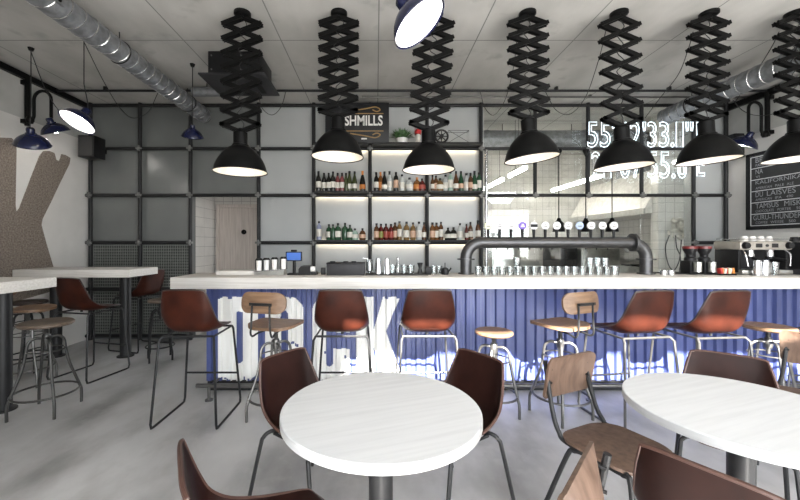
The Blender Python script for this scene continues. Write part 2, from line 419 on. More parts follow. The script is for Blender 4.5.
# equipment on the kitchen floor
t = thing('oven', 'tall dark combi oven with a glass door window under the hood', 'oven', (4.02, 8.0, 0))
obj('body', B().box((0, 0, .675), (.36, .8, 1.35), bev=.008), 'greyplastic', t)
d = obj('door', B().box((.02, -.41, 1.1), (.26, .03, .44), bev=.01), 'gunmetal', t)
obj('door_window', B().box((.02, -.43, 1.13), (.18, .012, .26)), 'plastic', d, False)
t = thing('steel_fridge', 'plain stainless steel cabinet beside the oven', 'cabinet', (4.68, 8.0, 0))
obj('body', B().box((0, 0, .66), (.8, .8, 1.32), bev=.01), 'steel', t)
obj('door', B().box((0, -.42, .68), (.76, .03, 1.22), bev=.008), 'steel', t); obj('handle', B().tube([(-.33, -.45, .6), (-.33, -.48, .64), (-.33, -.48, 1.0), (-.33, -.45, 1.04)], .01, 8, 4), 'chrome', t)
t = thing('steel_counter', 'stainless steel sink counter along the tiled kitchen wall', 'counter', (3.38, 8.15, 0))
obj('worktop', B().box((0, 0, .9), (.82, .7, .04)), 'steel', t, False); obj('back_splash', B().box((0, .33, .97), (.82, .02, .1)), 'steel', t, False)
for x in (-.37, .37):
    for y in (-.3, .3): obj('leg', B().cyl((x, y, 0), (x, y, .88), .02), 'steel', t)
obj('faucet', B().tube([(-.16, .2, .92), (-.16, .2, 1.14), (-.1, .2, 1.22), (-.02, .2, 1.22), (.04, .2, 1.12)], .012, 8, 5), 'chrome', t)
t = thing('steel_locker', 'steel box cupboard seen low behind the tap pipe', 'cabinet', (2.65, 7.7, 0))
obj('body', B().box((0, 0, .68), (.56, .5, 1.36), bev=.01), 'steel', t); obj('door', B().box((0, -.26, .75), (.52, .02, 1.1), bev=.005), 'steel', t)
t = thing('wall_unit', 'pale blue-grey wall cupboard on the kitchen tiles', 'cabinet', (2.85, 8.38, 1.5))
for x, w in ((-.17, .33), (.2, .32)): obj('door', B().box((x, -.15, .2), (w, .02, .38)), 'frost', t, False)
obj('body', B().box((0, 0, .2), (.74, .28, .4)), 'frost', t, False)
t = thing('wall_shelf', 'steel shelf along the tiled kitchen side wall', 'shelf', (5.3, 7.3, 1.42))
obj('board', B().box((0, 0, 0), (.36, 1.7, .04)), 'steel', t, False)
for y in (-.6, .6): obj('bracket', B().prism([(.17, y, -.02), (-.1, y, -.02), (.17, y, -.2)], (0, .02, 0)), 'steel', t, False)
t = thing('kitchen_range', 'stainless steel range below the cooker hood', 'stove', (5.12, 6.9, 0))
obj('body', B().box((0, 0, .5), (.7, 1.1, 1.0), bev=.01), 'steel', t)
for y in (-.3, .0, .3): obj('knob', B().cyl((-.35, y, .85), (-.38, y, .85), .03), 'black', t)
obj('back_rail', B().box((.3, 0, 1.1), (.04, 1.1, .2)), 'steel', t, False)
for k in (-.2, .2): obj('pan_support', B().box((0, k, 1.01), (.5, .3, .02)), 'black', t, False)
# tangle of pipes on the tiled pier
cpt = P(674, 229, 5.85)
t = thing('valve_manifold', 'tangled white valve box with hanging wires on the tiled pier', 'valve', (cpt.x, 5.85, cpt.z))
b = B(); b.box((.05, 0, .0), (.15, .04, .28), bev=.008); obj('box', b, 'paper', t)
random.seed(3)
for k in range(16): obj('valve', B().box((random.uniform(-.12, .15), -.04-random.uniform(0, .03), random.uniform(-.15, .18)), (random.uniform(.03, .08), .05, random.uniform(.03, .07)), Matrix.Rotation(random.uniform(-.7, .7), 3, 'Y'), .005), 'paper', t)
obj('wire', B().tube([(-.1, -.03, -.1), (-.16, -.03, -.3), (-.12, -.03, -.55), (-.03, -.03, -.66), (.06, -.03, -.5), (.09, -.03, -.2), (.1, -.03, -.1)], .008, 6, 5), 'greyplastic', t)
obj('wire', B().tube([(.0, -.03, -.1), (.02, -.03, -.3), (.08, -.03, -.45), (.06, -.03, -.7)], .008, 6, 5), 'greyplastic', t)

# ------------------------------------------------------------------ pipe lattice on the back wall
LY = 5.40
posts = [90.5, 140, 190.5, 258.7, 313.7, 370, 427, 481, 535, 588, 641.5, 693.5, 726]
rows = [.06, .75, 1.44, 2.14, 2.83, 3.47]
PXS = [PX(p, LY) for p in posts]
t = thing('pipe_frame', 'dark steel pipe grid with cast clamps covering the whole back wall', 'shelving frame', (0, LY, 0))
lat = t
for i, x in enumerate(PXS):
    lo = 0 if i < 8 or i > 10 else .95
    if i == 9 or i == 8 or i == 10: lo = 2.14
    obj('post', B().cyl((x, 0, lo), (x, 0, 3.505), .027, seg=12), 'lattice', t)
for z in rows:
    b = B()
    if z > 2: b.cyl((XL+.01, 0, z), (XR-.01, 0, z), .025, seg=12)
    elif z > 1.2: b.cyl((XL+.01, 0, z), (PXS[2], 0, z), .025, seg=12); b.cyl((PXS[3], 0, z), (PXS[7], 0, z), .025, seg=12); b.cyl((PXS[11], 0, z), (XR-.01, 0, z), .025, seg=12)
    else: b.cyl((XL+.01, 0, z), (PXS[2], 0, z), .025, seg=12); b.cyl((PXS[3], 0, z), (PXS[7], 0, z), .025, seg=12)
    obj('rail', b, 'lattice', t)
cl = B(); cl.box((0, -.012, 0), (.085, .05, .030), bev=.006); cl.box((0, -.012, 0), (.030, .05, .085), bev=.006); cl.cyl((0, -.03, 0), (0, -.05, 0), .014, seg=8)
c0 = None
for i, x in enumerate(PXS):
    for z in rows[2:5]:
        if z < 2 and 8 <= i <= 10: continue
        if c0 is None: c0 = obj('clamp', cl, 'clamp', t, loc=(x, -.015, z))
        else:
            k = c0.copy(); COL.objects.link(k); k.parent = t; k.location = (x, -.015, z)
# bright chrome riser beside the shelves
obj('chrome_post', B().cyl((PX(486, 5.36), -.05, 0), (PX(486, 5.36), -.05, 2.8), .024, seg=12), 'chrome', t)
# shelf boards and strip lights
SH = {}
for nm, top in (('top', 2.87), ('upper', 2.18), ('lower', 1.478)):
    for i in (4, 5, 6):
        x0, x1 = PXS[i]+.03, PXS[i+1]-.03
        obj('shelf_board', B().box(((x0+x1)/2, -.09, top-.012), (x1-x0, .24, .024)), 'lattice', t, False)
        obj('strip_light', B().box(((x0+x1)/2, .02, top-.045), (x1-x0-.04, .02, .012)), 'led', t, False)
# wire mesh in the low bays beside the corridor
for i, lab in ((0, 'grey wire mesh panel low in the corner bay behind the far high table'), (1, 'grey wire mesh panel in the bay next to the corridor')):
    x0, x1 = PXS[i]+.03, PXS[i+1]-.03
    t = thing('wire_mesh_panel', lab, 'mesh panel', ((x0+x1)/2, LY+.02, .09), 0, 'wire mesh panels')
    w = x1-x0
    for z0, z1 in ((.0, .63), (.69, 1.32)):
        b = B(); k = 0
        nx = 20
        for k in range(nx+1): b.box((-w/2+k*w/nx, 0, (z0+z1)/2), (.005, .004, z1-z0))
        for k in range(15): b.box((0, 0, z0+.01+k*(z1-z0-.02)/14), (w, .006, .009))
        obj('wire_grid', b, 'screenmesh', t, False)
        obj('backing', B().box((0, .03, (z0+z1)/2), (w, .008, z1-z0)), 'meshback', t, False)

# ------------------------------------------------------------------ bottles
def bottle_mat(name, col, rough=.12): return flat(name, col, rough, 0)
deep = lambda r_, g_, b_: (r_*.55, g_*.55, b_*.55)
BC = {'dark': bottle_mat('dark wine glass', (.012, .012, .010)), 'olive': bottle_mat('olive glass', (.045, .055, .018)), 'green': bottle_mat('green gin glass', deep(.04, .125, .06)),
      'pale': bottle_mat('pale green glass', (.32, .44, .37)), 'clear': bottle_mat('clear bottle glass', (.50, .52, .51)), 'amber': bottle_mat('amber spirit', deep(.25, .10, .03)),
      'brown': bottle_mat('brown spirit', (.10, .045, .02)), 'red': bottle_mat('red liqueur', deep(.15, .018, .014)), 'rose': bottle_mat('rose wine', (.20, .06, .06)), 'honey': bottle_mat('honey whisky', deep(.33, .20, .08)), 'orange': bottle_mat('orange liqueur', deep(.34, .13, .03)), 'blue': bottle_mat('blue tinted glass', (.26, .28, .40))}
LC = {'w': M['paper'], 'o': M['orange'], 'k': flat('black label', (.03, .03, .03), .5), 'g': flat('olive label', (.25, .26, .06), .5), 'r': flat('red label', (.36, .06, .04), .5), 'p': flat('peach label', (.62, .40, .28), .5)}
SHAPES = {  # (profile radius, height) in metres, cap band, label band
 'wine': ([(.036, 0), (.038, .01), (.038, .17), (.032, .2), (.016, .235), (.014, .29)], (.225, .292), (.05, .14)),
 'burg': ([(.038, 0), (.041, .01), (.041, .13), (.03, .19), (.017, .24), (.014, .30)], (.25, .302), (.04, .11)),
 'champ': ([(.042, 0), (.045, .01), (.045, .13), (.032, .2), (.018, .25), (.016, .31)], (.23, .312), (.03, .10)),
 'gin': ([(.04, 0), (.043, .01), (.043, .14), (.034, .17), (.015, .185), (.014, .225)], (.20, .23), (.04, .12)),
 'squat': ([(.046, 0), (.05, .01), (.05, .10), (.035, .135), (.015, .15), (.014, .18)], (.155, .185), (.03, .09)),
 'tall': ([(.032, 0), (.034, .01), (.034, .19), (.026, .215), (.014, .23), (.013, .27)], (.245, .275), (.05, .16)),
 'spirit': ([(.034, 0), (.037, .01), (.037, .155), (.03, .18), (.015, .195), (.014, .235)], (.21, .24), (.035, .125)),
 'slim': ([(.028, 0), (.03, .01), (.03, .14), (.022, .175), (.013, .2), (.012, .25)], (.22, .255), (.04, .11))}
BNAME = {'wine': 'wine bottle', 'burg': 'sloped wine bottle', 'champ': 'sparkling wine bottle', 'gin': 'gin bottle', 'squat': 'squat bottle', 'tall': 'tall bottle', 'spirit': 'spirit bottle', 'slim': 'slim bottle'}
CN = {'dark': 'dark', 'olive': 'olive green', 'green': 'green', 'pale': 'pale green', 'clear': 'clear', 'amber': 'amber', 'brown': 'brown', 'red': 'red', 'rose': 'pink', 'honey': 'honey', 'orange': 'orange', 'blue': 'blue-tinted'}
mesh_cache = {}
def bottle(shape, col, lab, x, y, z, label, sc=1.0):
    prof, cap, lb = SHAPES[shape]
    key = (shape, col, lab)
    if key not in mesh_cache:
        t = thing('bottle', label, 'bottle', (x, y, z), 0, 'bottles behind the bar')
        obj('glass_body', B().lathe([(0, 0)]+prof+[(0, prof[-1][1])], 12), BC[col], t)
        r = prof[2][0]+.0012
        if lab: obj('label', B().lathe([(r, lb[0]), (r, lb[1])], 12), LC[lab], t)
        capm = {'o': 'orange', 'r': 'plastic'}.get(lab, 'plastic')
        obj('cap', B().lathe([(prof[-1][0]+.002, cap[0]), (prof[-1][0]+.003, cap[1]), (0, cap[1])], 10), capm, t)
        mesh_cache[key] = t
    else:
        t = dup(mesh_cache[key], (x, y, z), random.uniform(0, 6), label)
    t.scale = (sc, sc, sc)
    return t
def shelf_row(spec, y, z, where):
    for i, (px, shape, col, lab, sc) in enumerate(spec):
        yy = y + (0.035 if i % 3 == 1 else 0)
        ln = {'w': 'white', 'o': 'orange', 'k': 'black', 'g': 'olive', 'r': 'red', 'p': 'peach', None: 'no'}[lab]
        bottle(shape, col, lab, PX(px, yy), yy, z, '%s %s, %s label, %s from left on %s' % (CN[col], BNAME[shape], ln, ORD[i], where), sc)
U, Lw = 2.18, 1.478
shelf_row([(318.5, 'wine', 'dark', 'w', .98), (324, 'wine', 'dark', 'w', .92), (328.7, 'wine', 'dark', 'w', .9), (333, 'wine', 'dark', 'w', .96), (337.6, 'wine', 'rose', 'w', .92), (342, 'wine', 'rose', 'w', .9), (346, 'slim', 'olive', None, 1.02), (349.5, 'burg', 'olive', 'w', .98), (354.6, 'burg', 'olive', 'w', .94), (362.5, 'champ', 'dark', 'o', .93)], 5.25, U, 'upper shelf below the sign')
shelf_row([(376.3, 'wine', 'dark', 'w', .93), (380.5, 'wine', 'orange', 'o', .96), (384.5, 'champ', 'dark', 'w', .9), (389.5, 'wine', 'clear', 'w', .98), (396, 'tall', 'dark', 'p', 1.02), (402, 'spirit', 'clear', 'w', 1.0), (409.5, 'squat', 'clear', 'w', 1.05), (417, 'squat', 'orange', 'o', 1.1), (422, 'squat', 'red', 'r', .98)], 5.25, U, 'upper shelf below the plant')
shelf_row([(432.5, 'slim', 'brown', 'w', .9), (436, 'spirit', 'brown', 'p', .95), (440, 'squat', 'honey', 'w', 1.0), (445.5, 'spirit', 'clear', 'w', .98), (450.5, 'tall', 'pale', 'w', 1.05), (456, 'burg', 'brown', 'w', .95), (461, 'burg', 'green', 'p', .95), (466.5, 'spirit', 'clear', 'w', 1.1), (470.5, 'wine', 'brown', 'p', .9), (474.5, 'champ', 'green', 'w', .93), (479, 'tall', 'green', 'w', 1.0)], 5.25, U, 'upper shelf beside the kitchen glass')
shelf_row([(319, 'tall', 'blue', 'w', .98), (329, 'gin', 'green', 'w', 1.0), (333, 'gin', 'green', None, .98), (338, 'gin', 'green', 'w', 1.05), (345, 'gin', 'green', None, 1.08), (350, 'gin', 'green', 'w', .95), (355, 'squat', 'pale', 'w', .9), (362.5, 'squat', 'brown', 'p', .92)], 5.25, Lw, 'lower shelf below the sign')
shelf_row([(376.5, 'spirit', 'brown', 'p', 1.0), (381, 'spirit', 'red', 'g', .98), (386, 'spirit', 'red', 'r', .98), (391, 'spirit', 'red', 'r', .96), (395, 'spirit', 'brown', 'p', 1.06), (399.5, 'tall', 'honey', 'w', .98), (406.5, 'spirit', 'honey', 'w', 1.1), (413, 'spirit', 'honey', 'p', 1.06), (419, 'spirit', 'clear', 'w', 1.1), (424, 'slim', 'brown', 'w', 1.0)], 5.25, Lw, 'lower shelf below the plant')
shelf_row([(432.5, 'spirit', 'amber', 'p', 1.05), (436.5, 'spirit', 'amber', 'w', 1.05), (441, 'tall', 'brown', 'w', .95), (448, 'squat', 'dark', 'w', .96), (453.5, 'squat', 'dark', 'w', 1.0), (460, 'spirit', 'clear', 'w', 1.0), (466.5, 'slim', 'red', 'w', .9), (470.5, 'wine', 'brown', 'w', .9), (478, 'wine', 'brown', 'w', .96)], 5.25, Lw, 'lower shelf beside the kitchen glass')

# things on the top shelf
T = 2.87
sx0, sx1 = PX(325.5, 5.26), PX(389, 5.26)
t = thing('bar_sign', 'black wall sign with white capital lettering and gold scrolls above the bottles', 'sign', ((sx0+sx1)/2, 5.26, T))
sw, sh = sx1-sx0, .58
obj('board', B().box((0, 0, sh/2), (sw, .05, sh), bev=.006), 'board', t)
b = B(); text_into(b, 'BUSHMILLS', (-.40*sw, -.027, .245), (1, 0, 0), (0, 0, 1), sw*.80, .15, (0, -.002, 0), .025); obj('lettering', b, 'signwhite', t, False)
b = B()
b.box((.02, -.028, .42), (sw*.78, .004, .012)); b.box((.02, -.028, .17), (sw*.78, .004, .012))
for s in (1, -1):
    zc = .295 + s*.16
    b.tube([(-.1, -.028, zc), (.12, -.028, zc+s*.035), (.26, -.028, zc+s*.06), (.33, -.028, zc+s*.02), (.28, -.028, zc-s*.005), (.22, -.028, zc+s*.02)], .009, 6, 6)
obj('scroll', b, 'gold', t)
obj('small_mark', B().box((.1, -.028, .06), (.08, .004, .02)), 'signwhite', t, False)
pc = P(402, 143, 5.27)
t = thing('potted_plant', 'bushy green plant in a white tub on the top shelf', 'plant', (pc.x, 5.27, T))
obj('pot', B().lathe([(0, 0), (.07, 0), (.085, .07), (.078, .07), (.07, .03), (0, .03)], 18), 'white', t)
b = B(); random.seed(11)
for k in range(230):
    a = random.uniform(0, 2*PI); e = random.uniform(.1, 1.4); r = random.uniform(.08, .21)
    tip = Vector((math.cos(a)*math.cos(e)*r*1.15, math.sin(a)*math.cos(e)*r*.6, .07+math.sin(e)*r*.85)); base = Vector((tip.x*.3, tip.y*.3, .06))
    sd = Vector((-math.sin(a), math.cos(a), 0))*.012
    mid = (tip+base)/2+Vector((0, 0, .02))
    V = [b.bm.verts.new(p) for p in (base, mid-sd, tip, mid+sd)]; b.bm.faces.new(V)
obj('foliage', b, 'leaf', t, False)
pc = P(418, 143, 5.27)
t = thing('lantern', 'small red lantern between the plant and the wheel', 'lantern', (pc.x, 5.27, T))
obj('base', B().lathe([(0, 0), (.04, 0), (.04, .03), (.03, .04), (0, .04)], 14), 'paper', t); obj('glass_body', B().lathe([(.028, .04), (.034, .08), (.03, .13)], 14), 'paper', t)
obj('cap', B().lathe([(.045, .13), (.05, .17), (.03, .21), (.012, .22), (0, .22)], 14), 'red', t)
obj('handle', B().tube([(-.045, 0, .15), (-.04, 0, .24), (0, 0, .27), (.04, 0, .24), (.045, 0, .15)], .005, 6, 4), 'red', t)
pc = P(441.5, 143, 5.27)
t = thing('spoked_wheel', 'small dark spoked wheel standing on the top shelf', 'wheel', (pc.x, 5.27, T+.105))
obj('rim', B().tube([(.09*math.cos(a*PI/12), 0, .09*math.sin(a*PI/12)) for a in range(24)], .014, 8, 0, True), 'gunmetal', t)
for a in range(8): obj('spoke', B().tube([(.02*math.cos(a*PI/4), 0, .02*math.sin(a*PI/4)), (.085*math.cos(a*PI/4), 0, .085*math.sin(a*PI/4))], .007, 6), 'gunmetal', t)
obj('hub', B().cyl((0, -.03, 0), (0, .03, 0), .028), 'gunmetal', t)
x0, x1 = PX(448, 5.27), PX(468, 5.27)
t = thing('wire_box', 'thin open wire frame box with crossed front on the top shelf', 'wire box', ((x0+x1)/2, 5.27, T+.004))
b = B(); w = (x1-x0)/2
for y in (-.05, .05):
    b.tube([(-w, y, 0), (w, y, 0), (w, y, .17), (-w, y, .17)], .0035, 5, 0, True)
for x in (-w, w):
    for z in (0, .17): b.tube([(x, -.05, z), (x, .05, z)], .0035, 5)
obj('frame', b, 'gunmetal', t)
b = B(); b.tube([(-w, -.05, .0), (w, -.05, .17)], .003, 5); b.tube([(w, -.05, .0), (-w, -.05, .17)], .003, 5); obj('cross_wire', b, 'gunmetal', t)

# ------------------------------------------------------------------ neon sign
NY = 5.24
t = thing('neon_sign', 'white outlined neon sign of map coordinates in front of the kitchen glass', 'neon sign', (0, NY, 0))
chars = [('5', 587, 598.5, 122, 147), ('5', 599.5, 611, 122, 147), ('°', 612, 616.5, 122, 129), ('4', 617.5, 628.5, 122, 147), ('2', 629.5, 641, 122, 147), ("'", 643, 645.5, 122, 131), ('3', 647, 657, 122, 147), ('3', 658.5, 669.5, 122, 147), ('.', 671, 674, 143, 147), ('1', 675.5, 684, 122, 147), ('"', 686, 693, 122, 131), ('N', 696, 707, 122, 147),
         ('2', 591, 602, 152, 178), ('1', 604, 611, 152, 178), ('°', 613, 618, 152, 160), ('0', 619.5, 630.5, 152, 178), ('7', 632, 642, 152, 178), ("'", 643.5, 646, 152, 161), ('5', 647.5, 658, 152, 178), ('5', 659.5, 670, 152, 178), ('.', 672, 675, 174, 178), ('6', 677, 687, 152, 178), ('"', 688.5, 694, 152, 161), ('E', 696, 705.5, 152, 176)]
for ch, xa, xb, ya, yb in chars:
    lp = text_loops(ch); pts = [p for l in lp for p in l]
    if not pts: continue
    x0, x1 = min(p.x for p in pts), max(p.x for p in pts); y0, y1 = min(p.y for p in pts), max(p.y for p in pts)
    if xb-xa > 7: xa, xb = xa+.8, xb-.8
    X0, X1, Z0, Z1 = PX(xa, NY), PX(xb, NY), PZ(yb, NY), PZ(ya, NY)
    b = B()
    for l in lp:
        b.tube([(X0+(p.x-x0)/max(x1-x0, 1e-6)*(X1-X0), 0, Z0+(p.y-y0)/max(y1-y0, 1e-6)*(Z1-Z0)) for p in l], .0048, 6, 0, True)
    obj('neon_character', b, 'neon', t)
for px in (600, 650, 688):
    for py in (134, 165): obj('standoff', B().cyl((PX(px, NY), 0, PZ(py, NY)), (PX(px, NY), LY-NY-.02, PZ(py, NY)), .006, seg=6), 'clamp', t)

# ------------------------------------------------------------------ bar counter
BY, BF = 3.52, 3.37
bx0, bx1 = PX(170, BF), 5.2
t = thing('bar_counter', 'long bar counter with whitewashed slab top and blue ribbed front', 'bar counter', (0, BY, 0))
obj('worktop', B().box(((bx0+bx1)/2, (BF+3.95)/2-BY, 1.057), (bx1-bx0, 3.95-BF, .106), bev=.004), 'counterwood', t)
fx0 = PX(206.5, BY)
pitch = .0965
def ribs(x):
    tt = ((x-fx0)/pitch) % 1.0
    if tt < .42: return 0
    if tt < .52: return .028*(tt-.42)/.1
    if tt < .90: return .028
    return .028*(1-(tt-.90)/.1)
brk = [fx0]
k = 0
while brk[-1] < bx1:
    for f in (.42, .52, .90, 1.0): brk.append(fx0+(k+f)*pitch)
    k += 1
brk = [x for x in brk if x < bx1]
row0 = [(x, ribs(x+1e-6), .10) for x in brk]; row1 = [(x, ribs(x+1e-6), 1.0) for x in brk]
obj('ribbed_front', B().grid([row0, row1]), 'blue', t, False)
obj('end_panel', B().box((fx0+.005, .2, .55), (.02, .36, .9)), 'blue', t, False)
obj('carcass', B().box(((fx0+bx1)/2+.01, .24, .52), (bx1-fx0-.03, .36, .96)), 'greyplastic', t, False)
obj('plinth', B().box(((fx0+bx1)/2, .05, .05), (bx1-fx0, .06, .1)), M['gunmetal'], t, False)
# big painted letters that follow the ribs
def rr(x, y, x0, x1, y0, y1, r, corners='abcd'):
    if not (x0 <= x <= x1 and y0 <= y <= y1): return False
    for nm, cx_, cy_, sx_, sy_ in (('a', x0+r, y0+r, -1, -1), ('b', x1-r, y0+r, 1, -1), ('c', x1-r, y1-r, 1, 1), ('d', x0+r, y1-r, -1, 1)):
        if nm in corners and (x-cx_)*sx_ > 0 and (y-cy_)*sy_ > 0 and (x-cx_)**2+(y-cy_)**2 > r*r: return False
    return True
def inpoly(x, y, pg):
    c_ = False; n_ = len(pg)
    for i in range(n_):
        (xa, ya), (xb, yb) = pg[i], pg[i-1]
        if (ya > y) != (yb > y) and x < (xb-xa)*(y-ya)/(yb-ya)+xa: c_ = not c_
    return c_
T0, T1 = 297, 381
chips = []
random.seed(5)
for k in range(70): chips.append((random.uniform(218, 402), random.choice([T1-1, T1-2, T0, random.uniform(T0, T1)]), random.uniform(.6, 2.2), random.uniform(.4, 1.8)))
def letterD(x, y): return rr(x, y, 218, 258, T0, T1, 14, 'bc') and not rr(x, y, 235.5, 242, 311, 363, 3)
def letterO(x, y): return rr(x, y, 264, 303, T0, T1, 14) and not rr(x, y, 281, 288, 311, 366, 3)
def letterC(x, y): return rr(x, y, 312, 350, T0, T1, 14) and not rr(x, y, 326, 333, 311, 366, 3) and not (x > 331 and 332 < y < 349)
KA = [(373, 332), (383, 297), (400, 297), (386, 331), (403, 381), (385, 381), (373, 346)]
def letterK(x, y): return (356 <= x <= 373.5 and T0 <= y <= T1) or inpoly(x, y, KA)
sF = F/BY
for fn in (letterD, letterO, letterC, letterK):
    b = B(); x = 216.0
    steps = sorted(set([round(v, 5) for v in brk if PX(216, BY) < v < PX(405, BY)] + [PX(216+k*.7, BY) for k in range(270)]))
    for xa, xb in zip(steps[:-1], steps[1:]):
        if xb-xa < 1e-4: continue
        pxm = CX+(xa+xb)/2*sF; run = None
        n_ = 170
        for j in range(n_+1):
            py = T0-1+j*.5
            ok = fn(pxm, py) and not any(abs(pxm-c_[0]) < c_[2] and abs(py-c_[1]) < c_[3] for c_ in chips)
            if ok and run is None: run = py
            if (not ok or j == n_) and run is not None:
                za, zb = EYE-(py-CY)/sF, EYE-(run-CY)/sF
                V = [b.bm.verts.new(p) for p in ((xa, ribs(xa+1e-6)-.0025, za), (xb, ribs(xb-1e-6)-.0025, za), (xb, ribs(xb-1e-6)-.0025, zb), (xa, ribs(xa+1e-6)-.0025, zb))]
                b.bm.faces.new(V); run = None
    o = obj('painted_letter', b, 'white_paint', t, False)
    o['label'] = 'tall white painted letter'
# foot rail
RY = 3.31
t = thing('foot_rail', 'grey steel foot rail on short posts along the bar front', 'foot rail', (0, RY, 0))
obj('rail', B().cyl((PX(196.5, RY), 0, .135), (bx1-.1, 0, .135), .02, seg=14), 'rawsteel', t)
for px in (209, 400, 590, 781):
    X = PX(px, RY); obj('post', B().cyl((X, 0, 0), (X, 0, .12), .013).cyl((X, 0, 0), (X, 0, .012), .035), 'rawsteel', t)
    obj('strut', B().tube([(X, 0, .12), (X, BY-RY+.01, .12)], .01, 8), 'rawsteel', t)

# ------------------------------------------------------------------ beer tower
TY = 3.74
t = thing('beer_tower', 'black steel pipe arch carrying twelve beer taps on the bar', 'beer tower', (0, TY, 1.11))
zh, zb = 1.435-1.11, 0
xa, xb = PX(466, TY), PX(646, TY)
r = .057
pts = [(xa, 0, 0), (xa, 0, zh-.16)] + [(xa+.16-.16*math.cos(a*PI/16), 0, zh-.16+.16*math.sin(a*PI/16)) for a in range(1, 9)] 
pts += [(xb-.16+.16*math.sin(a*PI/16), 0, zh-.16+.16*math.cos(a*PI/16)) for a in range(0, 8)] + [(xb, 0, zh-.16), (xb, 0, 0)]
obj('pipe', B().tube(pts, r, 20), 'pipe', t)
for nm, p, ax in (('flange', (xa, 0, .01), 'Z'), ('flange', (xb, 0, .01), 'Z'), ('flange', (xa, 0, .155), 'Z'), ('flange', (xb, 0, .155), 'Z')):
    obj(nm, B().lathe([(.05, -.006), (.088 if p[2] > .1 else .08, -.006), (.088 if p[2] > .1 else .08, .006), (.05, .006)], 24, p), 'pipe', t)
obj('flange', B().lathe([(.05, -.014), (.092, -.014), (.092, .014), (.05, .014)], 24, (PX(633, TY), 0, zh), Matrix.Rotation(PI/2, 3, 'Y')), 'pipe', t)
bm_ = ['badgegreen', 'badge', 'badge', 'purple', 'badge', 'badge', 'badge', 'badge', 'badgeblue', 'badge', 'badge', 'badge']
for i in range(12):
    x = PX(487.5+i*11.35, TY)
    tp = obj('tap', B().cyl((x, -.02, zh+.045), (x, -.02, zh+.135), .012, .016).cyl((x, .0, zh+.05), (x, .075, zh+.03), .007).cyl((x, .075, zh+.032), (x, .075, zh-.075), .006, .005), 'plastic', t)
    bd = obj('badge', B().cyl((x, -.012, zh+.172), (x, -.03, zh+.172), .039, seg=24), bm_[i], tp)
    if i == 3: bd['label'] = 'purple round tap badge'
    if i == 8: bd['label'] = 'blue round tap badge'
    mk = B(); mk.box((x, -.031, zh+.165), (.036, .003, .012))
    if i == 4: mk.box((x, -.031, zh+.172), (.07, .003, .03))
    elif i % 2: mk.box((x, -.031, zh+.183), (.02, .003, .01))
    obj('badge_mark', mk, 'signwhite' if i == 3 else ('plastic' if i == 4 else 'clamp'), tp, False)

# ------------------------------------------------------------------ glasses and gear on the counter
CT = 1.11
gl = None
def tumbler_mesh(): return B().lathe([(0, .0), (.030, 0), (.036, .085), (.033, .085), (.028, .008), (0, .008)], 16)
for i in range(18):
    px = 478.5+i*8.05; y = 3.62
    lab = 'clear tumbler, %s from the pipe arch end of the front row' % ORD[i]
    if gl is None: gl = obj('drinking_glass', tumbler_mesh(), 'tumbler'); tag(gl, lab, 'glass', 'tumblers in a row on the bar'); gl.location = (PX(px, y), y, CT); g = gl
    else: g = dup(gl, (PX(px, y), y, CT), 0, lab)
for i, (px, wh) in enumerate(((516, 'alone behind the row'), (590, 'first of the three stacked on the row'), (597.5, 'second of the three stacked on the row'), (605, 'third of the three stacked on the row'))):
    y = 3.62 if i else 3.72
    dup(gl, (PX(px, y), y, CT+(.0862 if i else .0)), 0, 'clear tumbler, %s' % wh)
    if not i:
        dup(gl, (PX(px+1, y), y, CT+.0862), 0, 'clear tumbler stacked on the one behind the row')
CYM = 3.72
def cp(px): return PX(px, CYM)
# pale wood step
t = obj('wood_tray', B().box((0, 0, .02), ((258-219)/F*CYM, .2, .04), bev=.003), 'counterwood'); t.location = (cp(238), 3.76, CT); tag(t, 'pale wooden board lying at the open end of the bar', 'board')
# cup dispenser with four stacks
t = thing('cup_stand', 'sloped silver stand under the white takeaway cups', 'stand', (cp(272), 3.68, CT))
w = .145
obj('base', B().prism([(-w, -.07, 0), (w, -.07, 0), (w, -.07, .052), (-w, -.07, .03)], (0, .14, 0)), 'steel', t, False)
obj('top_plate', B().prism([(-w-.005, -.073, .031), (w+.005, -.073, .053), (w+.005, -.073, .06), (-w-.005, -.073, .038)], (0, .146, 0)), 'chrome', t, False)
for i, px in enumerate((259, 266.5, 274.5, 283.5)):
    z = CT+.03+.02*((PX(px, 3.68)-cp(272))/w+1)/2+.012
    lab = 'white takeaway cup stack with black lid, %s from the door side' % ORD[i]
    t = thing('cup_stack', lab, 'cups', (PX(px, 3.68), 3.68, z), 0, 'cup stacks on the silver stand')
    obj('cups', B().lathe([(0, 0), (.024, 0), (.028, .1), (0, .1)], 16), 'white', t); obj('lid', B().lathe([(.032, .1), (.032, .11), (.026, .122), (0, .122)], 16), 'plastic', t)
    for sx in (-1, 1): obj('holder_strip', B().box((sx*.033, 0, .055), (.004, .02, .11)), 'gunmetal', t, False)
# tablet till
t = thing('tablet_till', 'tablet till with a blue screen on a black stand', 'tablet', (cp(294.5), 3.70, CT))
obj('base', B().box((0, 0, .008), (.12, .1, .016), bev=.004), 'plastic', t); obj('stem', B().cyl((0, .01, .01), (0, .01, .16), .016), 'plastic', t)
b = obj('housing', B().box((0, -.005, .185), (.165, .02, .095), bev=.006), 'plastic', t)
obj('screen', B().box((0, -.0165, .185), (.14, .004, .075)), 'screen', b, False); obj('card_reader', B().box((0, -.005, .243), (.06, .018, .02), bev=.004), 'plastic', t)
